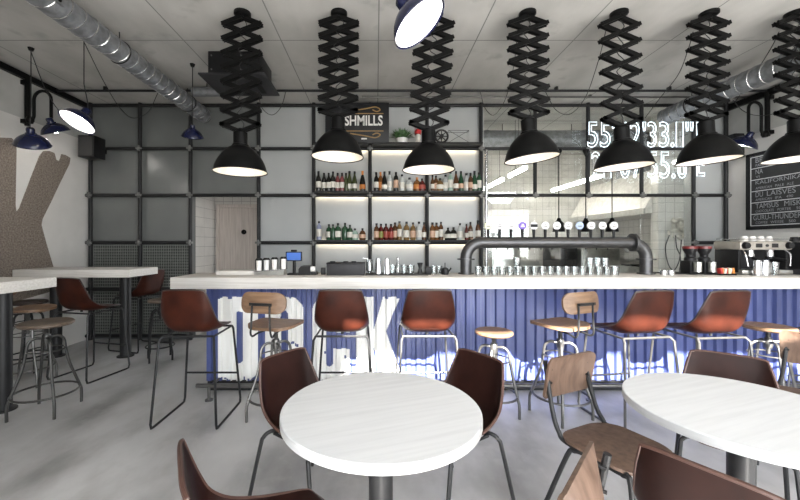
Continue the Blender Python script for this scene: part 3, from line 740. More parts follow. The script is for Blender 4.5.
# printer
t = thing('receipt_printer', 'small black receipt printer with white paper beside the tablet', 'printer', (cp(307), 3.70, CT))
obj('body', B().prism([(-.07, -.06, 0), (.05, -.06, 0), (.05, -.06, .09), (-.045, -.06, .09), (-.07, -.06, .06)], (0, .13, 0)), 'plastic', t, False); obj('paper_roll', B().cyl((.052, -.05, .06), (.095, -.05, .06), .026), 'white', t)
obj('roll_holder', B().box((.075, 0, .015), (.06, .1, .03)), 'plastic', t, False)
t = tag(obj('speaker_box', B().box((0, 0, .035), (.042, .04, .07), bev=.004), 'greyplastic'), 'tiny dark box between the printer and the cash box', 'box'); t.location = (cp(323.5), 3.70, CT)
t = thing('cash_box', 'wide dark grey cash box with latches on the bar', 'box', (cp(346.5), 3.70, CT))
obj('body', B().box((0, 0, .055), (.375, .2, .11), bev=.004), 'greyplastic', t); obj('lid', B().box((0, 0, .117), (.38, .205, .018), bev=.004), 'plastic', t)
for x in (-.13, .0, .08): obj('latch', B().box((x, -.06, .132), (.05, .03, .014), bev=.003), 'plastic', t)
t = tag(obj('bar_mat', B().box((0, 0, .005), (.62, .26, .01), bev=.002), 'rubber'), 'long black rubber bar mat under the shakers', 'mat'); t.location = (cp(396), 3.72, CT)
def steel_cup(px, h, r0, r1, lab, mat='chrome', y=3.70, z=CT+.01, nm='shaker_tin', cat='shaker'):
    o = obj(nm, B().lathe([(0, h), (r1-.004, h), (r1, h-.004), (r0, 0), (r0-.003, 0), (r1-.004, h-.01)], 20), mat); o.location = (PX(px, y), y, z); return tag(o, lab, cat)
steel_cup(378, .155, .036, .026, 'upturned steel shaker tin next to the glass jug')['group'] = 'shaker tins'
steel_cup(387, .155, .036, .026, 'upturned steel shaker tin farther from the glass jug')['group'] = 'shaker tins'
t = thing('glass_jug', 'clear glass jug with stirring spoon behind the cash box', 'jug', (PX(369.5, 3.76), 3.76, CT+.01))
obj('jug_body', B().lathe([(0, 0), (.035, 0), (.038, .03), (.03, .11), (.036, .14), (.033, .14), (.028, .11), (.034, .03), (0, .006)], 18), 'tumbler', t); obj('spoon', B().tube([(.0, 0, .01), (-.02, 0, .15), (-.07, 0, .156)], .004, 6), 'chrome', t)
t = thing('glass_bottle', 'clear stoppered glass bottle on the bar mat', 'bottle', (PX(398, 3.70), 3.70, CT+.01))
obj('body', B().lathe([(0, 0), (.02, 0), (.022, .09), (.01, .12), (.01, .14), (0, .14)], 14), 'tumbler', t); obj('stopper', B().lathe([(.012, .14), (.014, .15), (.008, .165), (0, .165)], 12), 'chrome', t)
for px, wd in ((393, 'tall clear glass between the shaker tins and the stoppered bottle'), (404.5, 'clear short glass after the stoppered bottle'), (411, 'clear short glass near the jigger')):
    g = dup(gl, (PX(px, 3.72), 3.72, CT+.01), 0, wd, 'glasses on the bar mat')
t = thing('jigger', 'dark hourglass jigger with steel rim on the bar mat', 'jigger', (PX(420, 3.70), 3.70, CT+.01))
obj('cup', B().lathe([(0, .06), (.01, .055), (.028, 0), (.03, 0), (.013, .055), (.03, .11), (.028, .11), (.008, .06)], 16), 'gunmetal', t)
t = tag(obj('napkin_box', B().box((0, 0, .04), (.06, .06, .08), bev=.004), 'plastic'), 'square black napkin box beside the jigger', 'box'); t.location = (PX(428, 3.70), 3.70, CT)
for px, wd in ((434, 'clear glass just after the black napkin box'), (439, 'clear glass next to the sugar pot')): dup(gl, (PX(px, 3.74), 3.74, CT), 0, wd, 'glasses beside the napkin box')
t = thing('sugar_pot', 'small black pot with spout and knob near the tap pipe', 'pot', (PX(445, 3.70), 3.70, CT))
obj('body', B().lathe([(0, 0), (.034, 0), (.04, .03), (.034, .06), (.012, .075), (0, .075)], 18), 'plastic', t); obj('knob', B().cyl((0, 0, .07), (0, 0, .12), .005), 'plastic', t); obj('spout', B().tube([(.035, 0, .03), (.055, 0, .055), (.06, 0, .07)], .008, 8), 'plastic', t); obj('handle', B().tube([(-.035, 0, .05), (-.06, 0, .045), (-.055, 0, .02), (-.035, 0, .018)], .006, 6), 'plastic', t)
# coffee grinders
for i, (px, lab) in enumerate(((690, 'coffee grinder with red-topped hopper nearest the tap pipe'), (704, 'coffee grinder with red-topped hopper next to the espresso machine'))):
    t = thing('coffee_grinder', lab, 'coffee grinder', (PX(px, 3.74), 3.74, CT), 0, 'coffee grinders')
    obj('body', B().box((0, .01, .07), (.085, .13, .14), bev=.01), 'plastic', t); obj('portafilter_fork', B().cyl((0, -.09, .03), (0, -.09, .13), .032, .032), 'steel', t)
    obj('neck', B().lathe([(.05, .14), (.05, .165), (.035, .18), (.035, .2)], 18), 'plastic', t)
    obj('hopper', B().lathe([(.035, .2), (.06, .25), (.06, .28), (0, .28)], 20), 'plastic', t); obj('hopper_lid', B().lathe([(.064, .262), (.064, .285), (.05, .292), (0, .292)], 20), 'darkred', t)
for px, lab in ((663.5, 'small steel tin between the tap pipe and the grinders'), (671, 'second small steel tin beside the grinders')):
    steel_cup(px, .05, .03, .03, lab, 'chrome', 3.66, CT, 'steel_tin', 'tin')['group'] = 'steel tins'
t = tag(obj('bar_mat', B().box((0, 0, .005), (1.1, .24, .01), bev=.002), 'rubber'), 'long black rubber mat under the coffee gear', 'mat'); t.location = (PX(722, 3.76)-.02, 3.83, CT)
t = thing('fruit_tray', 'small tray of coloured sugar packets in front of the espresso machine', 'tray', (PX(725.5, 3.64), 3.64, CT))
obj('tray', B().box((0, 0, .008), (.15, .08, .016), bev=.003), 'plastic', t)
for i, mt in enumerate(('red', 'orange', 'paper', 'red', 'badgegreen', 'paper', 'orange')): obj('packet', B().box((-.06+i*.02, -.005+.01*(i % 2), .042), (.018, .04, .055), Matrix.Rotation(.2*(i % 3-1), 3, 'X')), mt, t, False)
# espresso machine
EY = 3.80
ex0, ex1 = PX(726, EY), PX(777, EY)
t = thing('espresso_machine', 'cream two-group espresso machine at the wall end of the bar', 'coffee machine', ((ex0+ex1)/2, EY, CT+.01))
w = (ex1-ex0)/2
obj('top_body', B().box((0, .0, .285), (w*2, .3, .09), bev=.018), 'cream', t)
obj('rear_body', B().box((0, .1, .13), (w*1.8, .12, .24), bev=.01), 'greyplastic', t)
obj('drip_tray', B().box((0, -.02, .02), (w*1.9, .28, .04), bev=.005), 'steel', t)
for s in (-1, 1):
    obj('side_leg', B().box((s*w*.9, -.02, .13), (.03, .2, .24), bev=.006), 'plastic', t)
    obj('display', B().box((s*.08, -.152, .285), (.06, .006, .04)), 'gunmetal', t, False)
    kb = obj('steam_knob', B().lathe([(.0, 0), (.036, 0), (.03, .03), (0, .03)], 18, (s*w*.82, -.15, .285), Matrix.Rotation(PI/2, 3, 'X')), 'plastic', t)
    gp = obj('group_head', B().cyl((s*.1, -.08, .17), (s*.1, -.08, .24), .035, .03), 'chrome', t)
    obj('portafilter', B().cyl((s*.1, -.08, .15), (s*.1, -.08, .175), .036).cyl((s*.1, -.1, .16), (s*.1+.03*s, -.22, .14), .012), 'plastic', gp)
    obj('steam_wand', B().tube([(s*w*.8, -.12, .24), (s*w*.84, -.16, .2), (s*w*.78, -.17, .08)], .006, 6, 3), 'chrome', t)
obj('centre_dial', B().cyl((0, -.15, .285), (0, -.157, .285), .014), 'gunmetal', t)
obj('cup_rail', B().tube([(-w+.02, -.13, .35), (w-.02, -.13, .35), (w-.02, .13, .35), (-w+.02, .13, .35)], .005, 6, 0, True), 'chrome', t)
cup = None
for i in range(7):
    lab = 'white espresso cup upside down on the machine, %s from the grinders' % ORD[i]
    loc = (ex0+.15+i*.042+.002, EY-.04+(.05 if i % 2 else 0), CT+.341)
    if cup is None:
        cup = obj('espresso_cup', B().lathe([(0, .05), (.018, .05), (.028, .03), (.032, 0), (.029, 0), (.024, .03), (0, .044)], 16), 'white'); tag(cup, lab, 'cup', 'cups on the espresso machine'); cup.location = loc
    else: dup(cup, loc, 0, lab)
for px, lab in ((757, 'tall steel milk jug before the espresso machine, nearer the grinders'), (765, 'tall steel milk jug before the espresso machine, nearer the wall')):
    t = thing('milk_jug', lab, 'jug', (PX(px, 3.60), 3.60, CT), 0, 'steel milk jugs')
    obj('body', B().lathe([(0, 0), (.036, 0), (.037, .06), (.030, .15), (.028, .15), (.034, .06), (0, .006)], 20), 'chrome', t); obj('handle', B().tube([(.03, 0, .13), (.056, 0, .12), (.056, 0, .05), (.035, 0, .035)], .005, 6, 3), 'chrome', t)
t = tag(obj('drinking_glass', B().lathe([(0, .0), (.026, 0), (.034, .13), (.031, .13), (.024, .008), (0, .008)], 16), 'tumbler'), 'tall clear glass behind the milk jugs', 'glass'); t.location = (PX(775, 3.62), 3.62, CT)
t = thing('brewer', 'black box brewer at the wall end of the bar', 'coffee machine', (4.5, 3.78, CT))
obj('body', B().box((0, 0, .19), (.5, .3, .28), bev=.01), 'plastic', t); obj('base', B().box((0, -.02, .03), (.5, .34, .06), bev=.006), 'greyplastic', t); obj('tray', B().box((-.05, -.18, .08), (.3, .04, .06)), 'greyplastic', t, False)
bc = None
for i in range(6):
    lab = 'black cup upside down on the brewer, %s from the espresso machine' % ORD[i]; loc = (4.285+i*.085, 3.74, CT+.331)
    if bc is None:
        bc = obj('black_cup', B().lathe([(0, .05), (.026, .05), (.034, .035), (.038, 0), (.034, 0), (.03, .035), (0, .044)], 16), 'plastic'); tag(bc, lab, 'cup', 'black cups on the brewer'); bc.location = loc
    else: dup(bc, loc, 0, lab)

# ------------------------------------------------------------------ leather shell furniture
CEN = [(.235, -.016), (.20, 0), (.08, -.01), (-.05, -.014), (-.135, .0), (-.19, .04), (-.215, .12), (-.238, .23), (-.256, .335)]
BRD = [(.215, -.008), (.185, .006), (.10, .012), (.0, .026), (-.095, .055), (-.160, .105), (-.195, .175), (-.222, .25), (-.246, .326)]
WID = [.150, .180, .196, .202, .204, .202, .193, .178, .158]
def shell_rows(nu=26, nv=22):
    cen = catmull([Vector((0, y, z)) for y, z in CEN], 4); brd = catmull([Vector((0, y, z)) for y, z in BRD], 4); wid = catmull([Vector((w, 0, 0)) for w in WID], 4)
    rws = []
    for c_, e_, w_ in zip(cen, brd, wid):
        row = []
        for j in range(nv+1):
            v = -1+2*j/nv; a = abs(v)**5
            row.append(Vector((w_.x*v, c_.y*(1-a)+e_.y*a, c_.z*(1-a)+e_.z*a)))
        rws.append(row)
    return rws
def shell(parent, mat, z, flip_edge=True):
    rws = shell_rows(); th = .011
    nu, nv = len(rws), len(rws[0])
    def nrm(i, j):
        a = rws[min(i+1, nu-1)][j]-rws[max(i-1, 0)][j]; c_ = rws[i][min(j+1, nv-1)]-rws[i][max(j-1, 0)]
        q = a.cross(c_); q.normalize(); return q
    b = B(); bm = b.bm; Z = Vector((0, 0, z))
    up = [[bm.verts.new(p+Z) for p in row] for row in rws]
    dn = [[bm.verts.new(rws[i][j]+Z-nrm(i, j)*(-th if nrm(nu//4, nv//2).z < 0 else th)) for j in range(nv)] for i in range(nu)]
    for i in range(nu-1):
        for j in range(nv-1):
            bm.faces.new((up[i][j], up[i+1][j], up[i+1][j+1], up[i][j+1])); bm.faces.new((dn[i][j], dn[i][j+1], dn[i+1][j+1], dn[i+1][j]))
    brim = [(i, 0) for i in range(nu)] + [(nu-1, j) for j in range(1, nv)] + [(i, nv-1) for i in range(nu-2, -1, -1)] + [(0, j) for j in range(nv-2, 0, -1)]
    for (i, j), (k, l) in zip(brim, brim[1:]+brim[:1]): bm.faces.new((up[i][j], dn[i][j], dn[k][l], up[k][l]))
    o = obj('leather_shell', b, mat, parent, angle=60)
    edge = [rws[i][j]+Z-nrm(i, j)*(-th/2 if nrm(nu//4, nv//2).z < 0 else th/2) for i, j in brim]
    obj('edge_binding', B().tube(edge, .0075, 6, 0, True), 'piping' if mat == 'leather' else 'edge', o)
    # stitched seam across the bend of the seat
    i = nu*4//8-1
    obj('seam', B().tube([rws[i][j]+Z+nrm(i, j)*(.002 if nrm(nu//4, nv//2).z > 0 else -.002) for j in range(2, nv-2)], .0022, 5), 'piping', o)
    return o
def leather_stool(label, loc, rot, mat='gunmetal'):
    t = thing('leather_bar_stool', label, 'bar stool', loc, rot, 'leather bar stools')
    hs = .735
    shell(t, 'leather', hs)
    obj('seat_ring', B().tube([(-.2, -.185, hs-.035), (.2, -.185, hs-.035), (.195, .19, hs-.035), (-.195, .19, hs-.035)], .009, 8, 0, True).cyl((0, -.1, hs-.036), (0, -.1, hs-.005), .012).cyl((.1, .1, hs-.036), (.1, .1, hs), .012).cyl((-.1, .1, hs-.036), (-.1, .1, hs), .012), mat, t)
    for s in (-1, 1):
        obj('sled_leg', B().tube([(s*.2, -.185, hs-.035), (s*.212, -.21, hs-.06), (s*.25, -.255, .045), (s*.25, -.245, .012), (s*.25, -.22, .0095), (s*.25, .2, .0095), (s*.25, .232, .012), (s*.248, .245, .045), (s*.2, .205, hs-.06), (s*.195, .19, hs-.035)], .0095, 8), mat, t)
    obj('footrest', B().tube([(-.236, .236, .27), (.236, .236, .27)], .009, 8), mat, t)
    return t
def restool(proto, label, loc, rot): return dup(proto, loc, rot, label)
S0 = leather_stool('chestnut leather bar stool at the open end of the bar, with sled legs', (-1.465, 3.03, 0), 0)
restool(S0, 'chestnut leather bar stool in front of the painted letter C', (-.27, 3.03, 0), 0)
SC1 = leather_stool('chestnut leather bar stool straight-on with a sunlit lower back, nearest the painted K', (.41, 3.03, 0), 0, 'rawsteel')
restool(SC1, 'chestnut leather bar stool between the sunlit wooden-backed stool and the next leather one', (2.05, 2.98, 0), math.radians(8))
restool(SC1, 'chestnut leather bar stool before the coffee grinders, next to a round stool', (2.63, 2.98, 0), math.radians(5))
restool(SC1, 'leather bar stool of which only the seat front enters at the picture edge', (3.86, 2.98, 0), math.radians(8))
restool(S0, 'dark leather bar stool turned towards the far high table', (-3.11, 3.98, 0), math.radians(-12))
restool(S0, 'dark leather bar stool standing behind the far high table post', (-3.25, 5.02, 0), math.radians(75))

def low_chair(label, loc, rot):
    t = thing('leather_chair', label, 'chair', loc, rot, 'leather dining chairs')
    hs = .45
    shell(t, 'darkleather', hs)
    obj('under_frame', B().tube([(-.16, -.13, hs-.03), (.16, -.13, hs-.03), (.16, .14, hs-.03), (-.16, .14, hs-.03)], .009, 8, 0, True).cyl((-.1, 0.12, hs-.03), (-.1, .12, hs-.004), .01).cyl((.1, .12, hs-.03), (.1, .12, hs-.004), .01).cyl((0, -.1, hs-.03), (0, -.1, hs-.004), .01), 'gunmetal', t)
    for s in (-1, 1):
        obj('leg', B().tube([(s*.1, .14, hs-.03), (s*.165, .15, hs-.033), (s*.195, .165, hs-.05), (s*.205, .18, hs-.1), (s*.225, .235, .012)], .0105, 9, 3), 'gunmetal', t)
        obj('leg', B().tube([(s*.1, -.13, hs-.03), (s*.17, -.15, hs-.02), (s*.2, -.17, hs-.045), (s*.21, -.185, hs-.1), (s*.235, -.265, .012)], .0105, 9, 3), 'gunmetal', t)
        for y in (.235, -.265): pass
    return t
C0 = low_chair('brown leather chair on the far side of the central round table, nearest the bar letters', (-.335, 1.975, 0), look(.8, -.6))
restool(C0, 'brown leather chair beside the central round table, backing onto the wooden chair', (.385, 1.965, 0), look(-.84, -.54))
restool(C0, 'brown leather chair behind the second round table, only its back showing', (1.86, 1.91, 0), look(-.65, -.76))
restool(C0, 'dark leather chair back rising in front of the second round table', (1.15, 1.175, 0), look(.84, .54))
restool(C0, 'leather chair cut by the lower edge, only a rounded back corner showing over bare floor', (-.34, 1.187, 0), look(.87, .5))

# ------------------------------------------------------------------ wooden furniture
def rounded_board(w, d, r, th, bend=0, n=6, nx=14, axis='x'):
    """rounded-rectangle board with a curve; centre at origin, lying flat in xy"""
    b = B(); pts = []
    for cx_, cy_, a0 in ((w/2-r, d/2-r, 0), (-w/2+r, d/2-r, 90), (-w/2+r, -d/2+r, 180), (w/2-r, -d/2+r, 270)):
        for k in range(n+1): a = math.radians(a0+90*k/n); pts.append((cx_+r*math.cos(a), cy_+r*math.sin(a)))
    bm = b.bm
    rings = [1.0, .75, .5, .25]
    def zz(x, y): return bend*((x/(w/2))**2 if axis == 'x' else (y/(d/2))**2)
    for side, zo in ((1, th/2), (-1, -th/2)):
        prev = None
        for s in rings:
            cur = [bm.verts.new((x*s, y*s, zz(x*s, y*s)+zo)) for x, y in pts]
            if s == 1.0:
                if side == 1: top = cur
                else: bot = cur
            if prev:
                for i in range(len(pts)): j = (i+1) % len(pts); bm.faces.new((prev[i], prev[j], cur[j], cur[i]))
            prev = cur
        cv = bm.verts.new((0, 0, zo))
        for i in range(len(pts)): bm.faces.new((prev[i], prev[(i+1) % len(pts)], cv))
    for i in range(len(pts)): j = (i+1) % len(pts); bm.faces.new((top[i], top[j], bot[j], bot[i]))
    return b
def xf(b, mt): bmesh.ops.transform(b.bm, matrix=mt, verts=b.bm.verts); return b
def swivel_base(t, hub, seat, spread, mat, ring_r, ring_z):
    obj('screw', B().cyl((0, 0, hub-.1), (0, 0, seat-.01), .014), mat, t)
    b = B()
    for k in range(int((seat-hub-.06)/.009)): b.lathe([(.014, 0), (.019, .004), (.014, .008)], 12, (0, 0, hub+.04+k*.009))
    obj('screw_thread', b, mat, t)
    obj('hub', B().lathe([(0, -.05), (.026, -.05), (.03, -.02), (.03, .02), (.022, .035), (0, .035)], 16, (0, 0, hub)), mat, t)
    obj('seat_plate', B().lathe([(0, -.02), (.07, -.012), (.07, 0), (0, 0)], 18, (0, 0, seat)), mat, t)
    for k in range(4):
        a = PI/4+k*PI/2; c_, s_ = math.cos(a), math.sin(a)
        prof = [(.025, hub), (.075, hub+.005), (.115, hub-.03), (.13, hub-.12), (.155, hub-.25), (spread-.012, .16), (spread, .10), (spread, .0)]
        obj('leg', B().tube([(r_*c_, r_*s_, z_) for r_, z_ in prof], .0115, 8, 4), mat, t)
    obj('foot_ring', B().tube([((ring_r)*math.cos(k*PI/14), (ring_r)*math.sin(k*PI/14), ring_z) for k in range(28)], .009, 8, 0, True), mat, t)
    obj('upper_ring', B().tube([(.128*math.cos(k*PI/12), .128*math.sin(k*PI/12), hub-.1) for k in range(24)], .006, 6, 0, True), mat, t)
def wood_back_stool(label, loc, rot, mat='rawsteel', wood='tanwood'):
    t = thing('wooden_back_stool', label, 'bar stool', loc, rot, 'swivel stools with wooden backs')
    obj('seat', xf(rounded_board(.40, .37, .11, .024, .018), Matrix.Translation((0, .01, .745))), wood, t)
    swivel_base(t, .60, .735, .235, mat, .215, .17)
    b = B()
    for s in (-1, 1): b.tube([(s*.05, -.02, .715), (s*.075, -.15, .712), (s*.085, -.205, .70), (s*.087, -.232, .725), (s*.08, -.236, .79), (s*.075, -.232, .955)], .008, 8, 4)
    obj('back_bracket', b.box((0, -.240, .955), (.19, .008, .022)).cyl((-.075, -.240, .955), (-.075, -.25, .955), .009).cyl((.075, -.24, .955), (.075, -.25, .955), .009), 'gunmetal', t)
    bk = rounded_board(.385, .165, .07, .016, .035)
    obj('backrest', xf(bk, Matrix.Translation((0, -.222, .965)) @ Matrix.Rotation(math.radians(84), 4, 'X') @ Matrix.Scale(-1, 4, (0, 0, 1))), wood, t)
    return t
W0 = wood_back_stool('wooden-backed swivel stool in front of the painted D and O', (-.83, 3.03, 0), math.radians(-14))
wood_back_stool('wooden-backed swivel stool with a sunlit seat next to the plain round stool', (1.53, 3.03, 0), math.radians(22), 'rawsteel')
dup(W0, (-3.55, 3.72, 0), math.radians(-75), 'wooden-backed swivel stool tucked between the two high tables')
def round_stool(label, loc, rot, h=.70, mat='rawsteel', wood='tanwood', r=.155, spread=.2):
    t = thing('round_swivel_stool', label, 'stool', loc, rot, 'round swivel stools')
    obj('seat', B().lathe([(0, h-.035), (r-.012, h-.035), (r, h-.024), (r, h-.012), (r-.01, h-.002), (r*.5, h-.008), (0, h-.01)], 32), wood, t)
    swivel_base(t, h-.14, h-.035, spread, mat, spread-.015, .17)
    return t
round_stool('round wooden swivel stool in front of the plain blue bar front', (.985, 3.05, 0), .3, .70)
round_stool('round wooden swivel stool by the leather stool before the grinders', (3.31, 3.08, 0), .5, .735, r=.17)
round_stool('round swivel stool with a worn wooden seat beside the nearest high table', (-2.80, 3.10, 0), .15, .765, 'darksteel', 'oldwood', .19, .24)
round_stool('small dark round stool between far high table and the bar end', (-2.66, 4.5, 0), .6, .74, 'gunmetal', 'oldwood', .14, .17)
round_stool('dark round stool against the side wall between the high tables', (-3.92, 4.12, 0), .2, .78, 'gunmetal', M['piping'], .17, .2)
def school_chair(label, loc, rot):
    t = thing('wooden_chair', label, 'chair', loc, rot, 'plywood chairs')
    obj('seat', xf(rounded_board(.39, .40, .12, .014, -.012, axis='y'), Matrix.Translation((0, .015, .455))), 'greywood', t)
    for s in (-1, 1):
        obj('side_frame', B().tube([(s*.155, -.262, .80), (s*.158, -.235, .66), (s*.165, -.2, .53), (s*.17, -.165, .468), (s*.172, -.12, .437), (s*.172, .1, .432), (s*.172, .15, .43), (s*.178, .185, .405), (s*.19, .225, .012)], .0115, 9, 4), 'gunmetal', t)
        obj('leg', B().tube([(s*.172, -.03, .43), (s*.178, -.075, .42), (s*.184, -.11, .38), (s*.195, -.25, .012)], .0115, 9, 4), 'gunmetal', t)
    obj('cross_bar', B().tube([(-.172, .08, .432), (.172, .08, .432)], .009, 8).tube([(-.172, -.08, .432), (.172, -.08, .432)], .009, 8), 'gunmetal', t)
    bk = obj('backrest', xf(rounded_board(.37, .225, .035, .012, .03), Matrix.Translation((0, -.260, .715)) @ Matrix.Rotation(math.radians(80), 4, 'X') @ Matrix.Scale(-1, 4, (0, 0, 1))), 'greywood', t)
    for s in (-1, 1):
        for z in (.69, .76): obj('rivet', B().cyl((s*.145, -.262, z), (s*.145, -.228, z), .006), 'gunmetal', bk)
    return t
K0 = school_chair('plywood chair with bare back and seat between the two round tables', (1.15, 1.77, 0), look(.42, -.9))
dup(K0, (.385, 1.135, 0), look(-.75, .66), 'plywood chair cut by the lower edge, only its curved back edge showing')
dup(K0, (2.72, 2.28, 0), look(-.86, -.5), 'plywood chair at the picture edge beyond the second round table')

# ------------------------------------------------------------------ tables
def round_table(label, loc, col_r):
    t = thing('round_table', label, 'table', loc, .35, 'round dining tables')
    R_ = .405
    tp = obj('tabletop', B().lathe([(0, .715), (R_-.004, .715), (R_, .719), (R_, .747), (R_-.003, .75), (0, .75)], 72), 'tablewood', t)
    obj('rim_band', B().lathe([(R_+.0008, .7165), (R_+.0008, .7465)], 72), 'rimwood', tp)
    obj('column', B().cyl((0, 0, .02), (0, 0, .70), col_r, seg=28), 'gunmetal', t)
    obj('mount_plate', B().cyl((0, 0, .695), (0, 0, .715), .16, seg=28), 'gunmetal', t)
    obj('base_plate', B().lathe([(0, 0), (.24, 0), (.24, .012), (.06, .03), (0, .03)], 36), 'gunmetal', t)
    return t
TB = round_table('round whitewashed table in the middle of the floor, fully in view', (.02, 1.512, 0), .05)
round_table('round whitewashed table cut by the picture edge, beside the plywood chair', (1.5, 1.5, 0), .045)
def high_table(label, x0, x1, y0, y1, postx, posty):
    t = thing('high_table', label, 'table', ((x0+x1)/2, (y0+y1)/2, 0), 0, 'high slab tables')
    cx_, cy_ = (x0+x1)/2, (y0+y1)/2
    obj('tabletop', B().box((0, 0, 1.07), (x1-x0, y1-y0, .09), bev=.004), 'counterwood', t)
    for px_ in postx:
        p = obj('post', B().cyl((px_-cx_, posty-cy_, 0), (px_-cx_, posty-cy_, 1.025), .062, seg=24), 'gunmetal', t)
        obj('floor_flange', B().lathe([(.062, 0), (.095, 0), (.095, .012), (.062, .014)], 24, (px_-cx_, posty-cy_, 0)), 'gunmetal', p)
    return t
high_table('far high slab table reaching from the side wall, under the wall letter', XL+.015, -2.91, 4.30, 4.87, (-3.17, -4.05), 4.62)
high_table('nearest high slab table cut by the picture edge, on a thick dark post', XL+.015, -2.955, 2.72, 3.38, (-3.19, -4.05), 3.12)

# ------------------------------------------------------------------ scissor pendant lamps
def dome(r, h, neck, in_off=0.0):
    """(r,z) profile of a lamp dome, z=0 at the neck, downwards negative"""
    pr = []
    for k in range(14):
        q = k/13; pr.append((neck+(r-neck)*(.62*q**.62+.38*math.sin(q*PI/2)), -h*(.8*q+.2*q*q*q)))
    return pr
def lamp_head(t, R_, Hd, neck, cap_h, mshade, tilt, org, bulb='bulb', bulb_r=.05):
    """shade, reflector, socket and bulb as children of t, hinged at org"""
    pr = dome(R_, Hd, neck); rim = (R_+.006, -Hd)
    sh = obj('lamp_shade', B().lathe([(0, cap_h), (neck*.8, cap_h), (neck, cap_h-.012), (neck, .012), (neck+.012, .006), (neck+.012, -.006)] + pr[1:] + [(R_+.007, -Hd-.004), (R_+.004, -Hd-.009), (R_-.002, -Hd-.004)], 40), mshade, t)
    sh.location = org; sh.rotation_euler = tilt
    inn = [(max(r_-.006, .001), z_-.004) for r_, z_ in pr]
    obj('reflector', B().lathe([(0, inn[0][1])] + inn[:-1] + [(R_-.004, -Hd-.002)], 40), 'enamel', sh)
    obj('socket', B().cyl((0, 0, -.005), (0, 0, -.06), .024), 'enamel', sh)
    bz = -.06-bulb_r*.9
    obj('light_bulb', B().lathe([(0, bz-bulb_r)] + [(bulb_r*math.cos(math.radians(a)), bz+bulb_r*math.sin(math.radians(a))) for a in range(-75, 76, 15)] + [(0, bz+bulb_r)], 20), bulb, sh)
    return sh
LYP = 3.30
lamps = [(242.5, 240.5, 171, 7, 0.0, 'scissor pendant lamp nearest the corridor, hanging before the black ceiling box'),
         (339, 338, 156, 7, .02, 'scissor pendant lamp half covering the black sign'),
         (435, 428.5, 169, 7, 0, 'scissor pendant lamp before the shelf plant, partly behind the navy pendant'),
         (527.5, 529, 158, 7, -.10, 'scissor pendant lamp at the near edge of the kitchen glass'),
         (619, 622, 166, 6, -.05, 'scissor pendant lamp in front of the first neon digits'),
         (709, 706.5, 160, 7, -.06, 'scissor pendant lamp at the neon sign end'),
         (795, 797, 158, 7, -.02, 'scissor pendant lamp covering part of the menu board')]
for pxp, pxs, pyr, nx, tl, lab in lamps:
    x = PX(pxp, LYP); xs = PX(pxs, LYP); zr = PZ(pyr, LYP)
    Hd, cap_h = .232, .128
    zt = zr+Hd+cap_h            # top of the cap
    t = thing('scissor_lamp', lab, 'pendant lamp', (x, LYP, H), 0, 'black scissor pendant lamps')
    dx = xs-x
    obj('ceiling_plate', B().lathe([(0, 0), (.075, 0), (.075, -.02), (.06, -.032), (0, -.032)], 24), 'black', t)
    z0, z1 = -.04, zt-H-.005
    hgt = (z0-z1)/(nx+1)        # half X at both ends, nx whole ones
    w = .165
    def ctr(z): return dx*(z/z1)
    segs = []
    zc = z0-hgt/2
    for k in range(nx):
        segs.append((zc, zc-hgt)); zc -= hgt
    def bar(b, a, c_, y):
        a, c_ = Vector((a[0], y, a[1])), Vector((c_[0], y, c_[1])); d = c_-a
        ang = math.atan2(d.z, d.x)
        b.box((a+c_)/2, (d.length+.03, .009, .034), Matrix.Rotation(-ang, 3, 'Y'))
    def xlink(za, zb, half=0):
        b = B()
        for y in (-.02, .02):
            q = .0045 if y > 0 else -.0045
            if half == 0:
                bar(b, (ctr(za)-w, za), (ctr(zb)+w, zb), y-q); bar(b, (ctr(za)+w, za), (ctr(zb)-w, zb), y+q)
            elif half == 1:
                bar(b, (ctr(za), za), (ctr(zb)+w, zb), y-q); bar(b, (ctr(za), za), (ctr(zb)-w, zb), y+q)
            else:
                bar(b, (ctr(za)+w, za), (ctr(zb), zb), y-q); bar(b, (ctr(za)-w, za), (ctr(zb), zb), y+q)
        zm = za if half == 1 else (zb if half == 2 else (za+zb)/2)
        b.cyl((ctr(zm), -.034, zm), (ctr(zm), .034, zm), .009, seg=8)
        obj('scissor_link', b, 'black', t, False)
    xlink(z0, z0-hgt/2, 1)
    for a, c_ in segs: xlink(a, c_)
    xlink(segs[-1][1], z1, 2)
    obj('hanger', B().cyl((ctr(z1), 0, z1+.03), (ctr(z1), 0, z1-.02), .02), 'black', t)
    cd = [(0, .02, -.03)]
    for k in range(1, nx*2): cd.append((ctr(z1*k/(nx*2))+(.03 if k % 2 else -.03)*random.uniform(.5, 1.6), random.uniform(-.02, .02), z0+(z1-z0)*k/(nx*2)))
    cd.append((ctr(z1), 0, z1))
    obj('cord', B().tube(cd, .004, 5, 4), 'rubber', t)
    tx = -.05
    lamp_head(t, .232, Hd, .062, cap_h, 'black', (tx*0, tl, 0), (ctr(z1), 0, z1-cap_h))

# ------------------------------------------------------------------ navy enamel pendants
def navy_pendant(label, head, rim_r, tilt, top=None, cord=True, nm='navy_pendant'):
    t = thing(nm, label, 'pendant lamp', (head.x, head.y, head.z), 0, 'navy enamel pendants')
    if isinstance(tilt, Vector): tilt = tuple(tilt.to_track_quat('-Z', 'Y').to_euler())
    lamp_head(t, rim_r, rim_r*.72, rim_r*.24, rim_r*.42, 'navy', tilt, (0, 0, 0), 'bulbcool', rim_r*.22)
    if cord:
        cm = Matrix.LocRotScale(None, __import__('mathutils').Euler(tilt), None)
        ct_ = cm @ Vector((0, 0, rim_r*.40))
        obj('cord', B().tube([ct_, (ct_.x, ct_.y, ct_.z+.08), (0, 0, .3), (0, 0, H-head.z)], .005, 6), 'rubber', t)
        obj('ceiling_hook', B().lathe([(0, 0), (.03, 0), (.02, -.03), (0, -.03)], 14, (0, 0, H-head.z)), 'black', t)
    return t
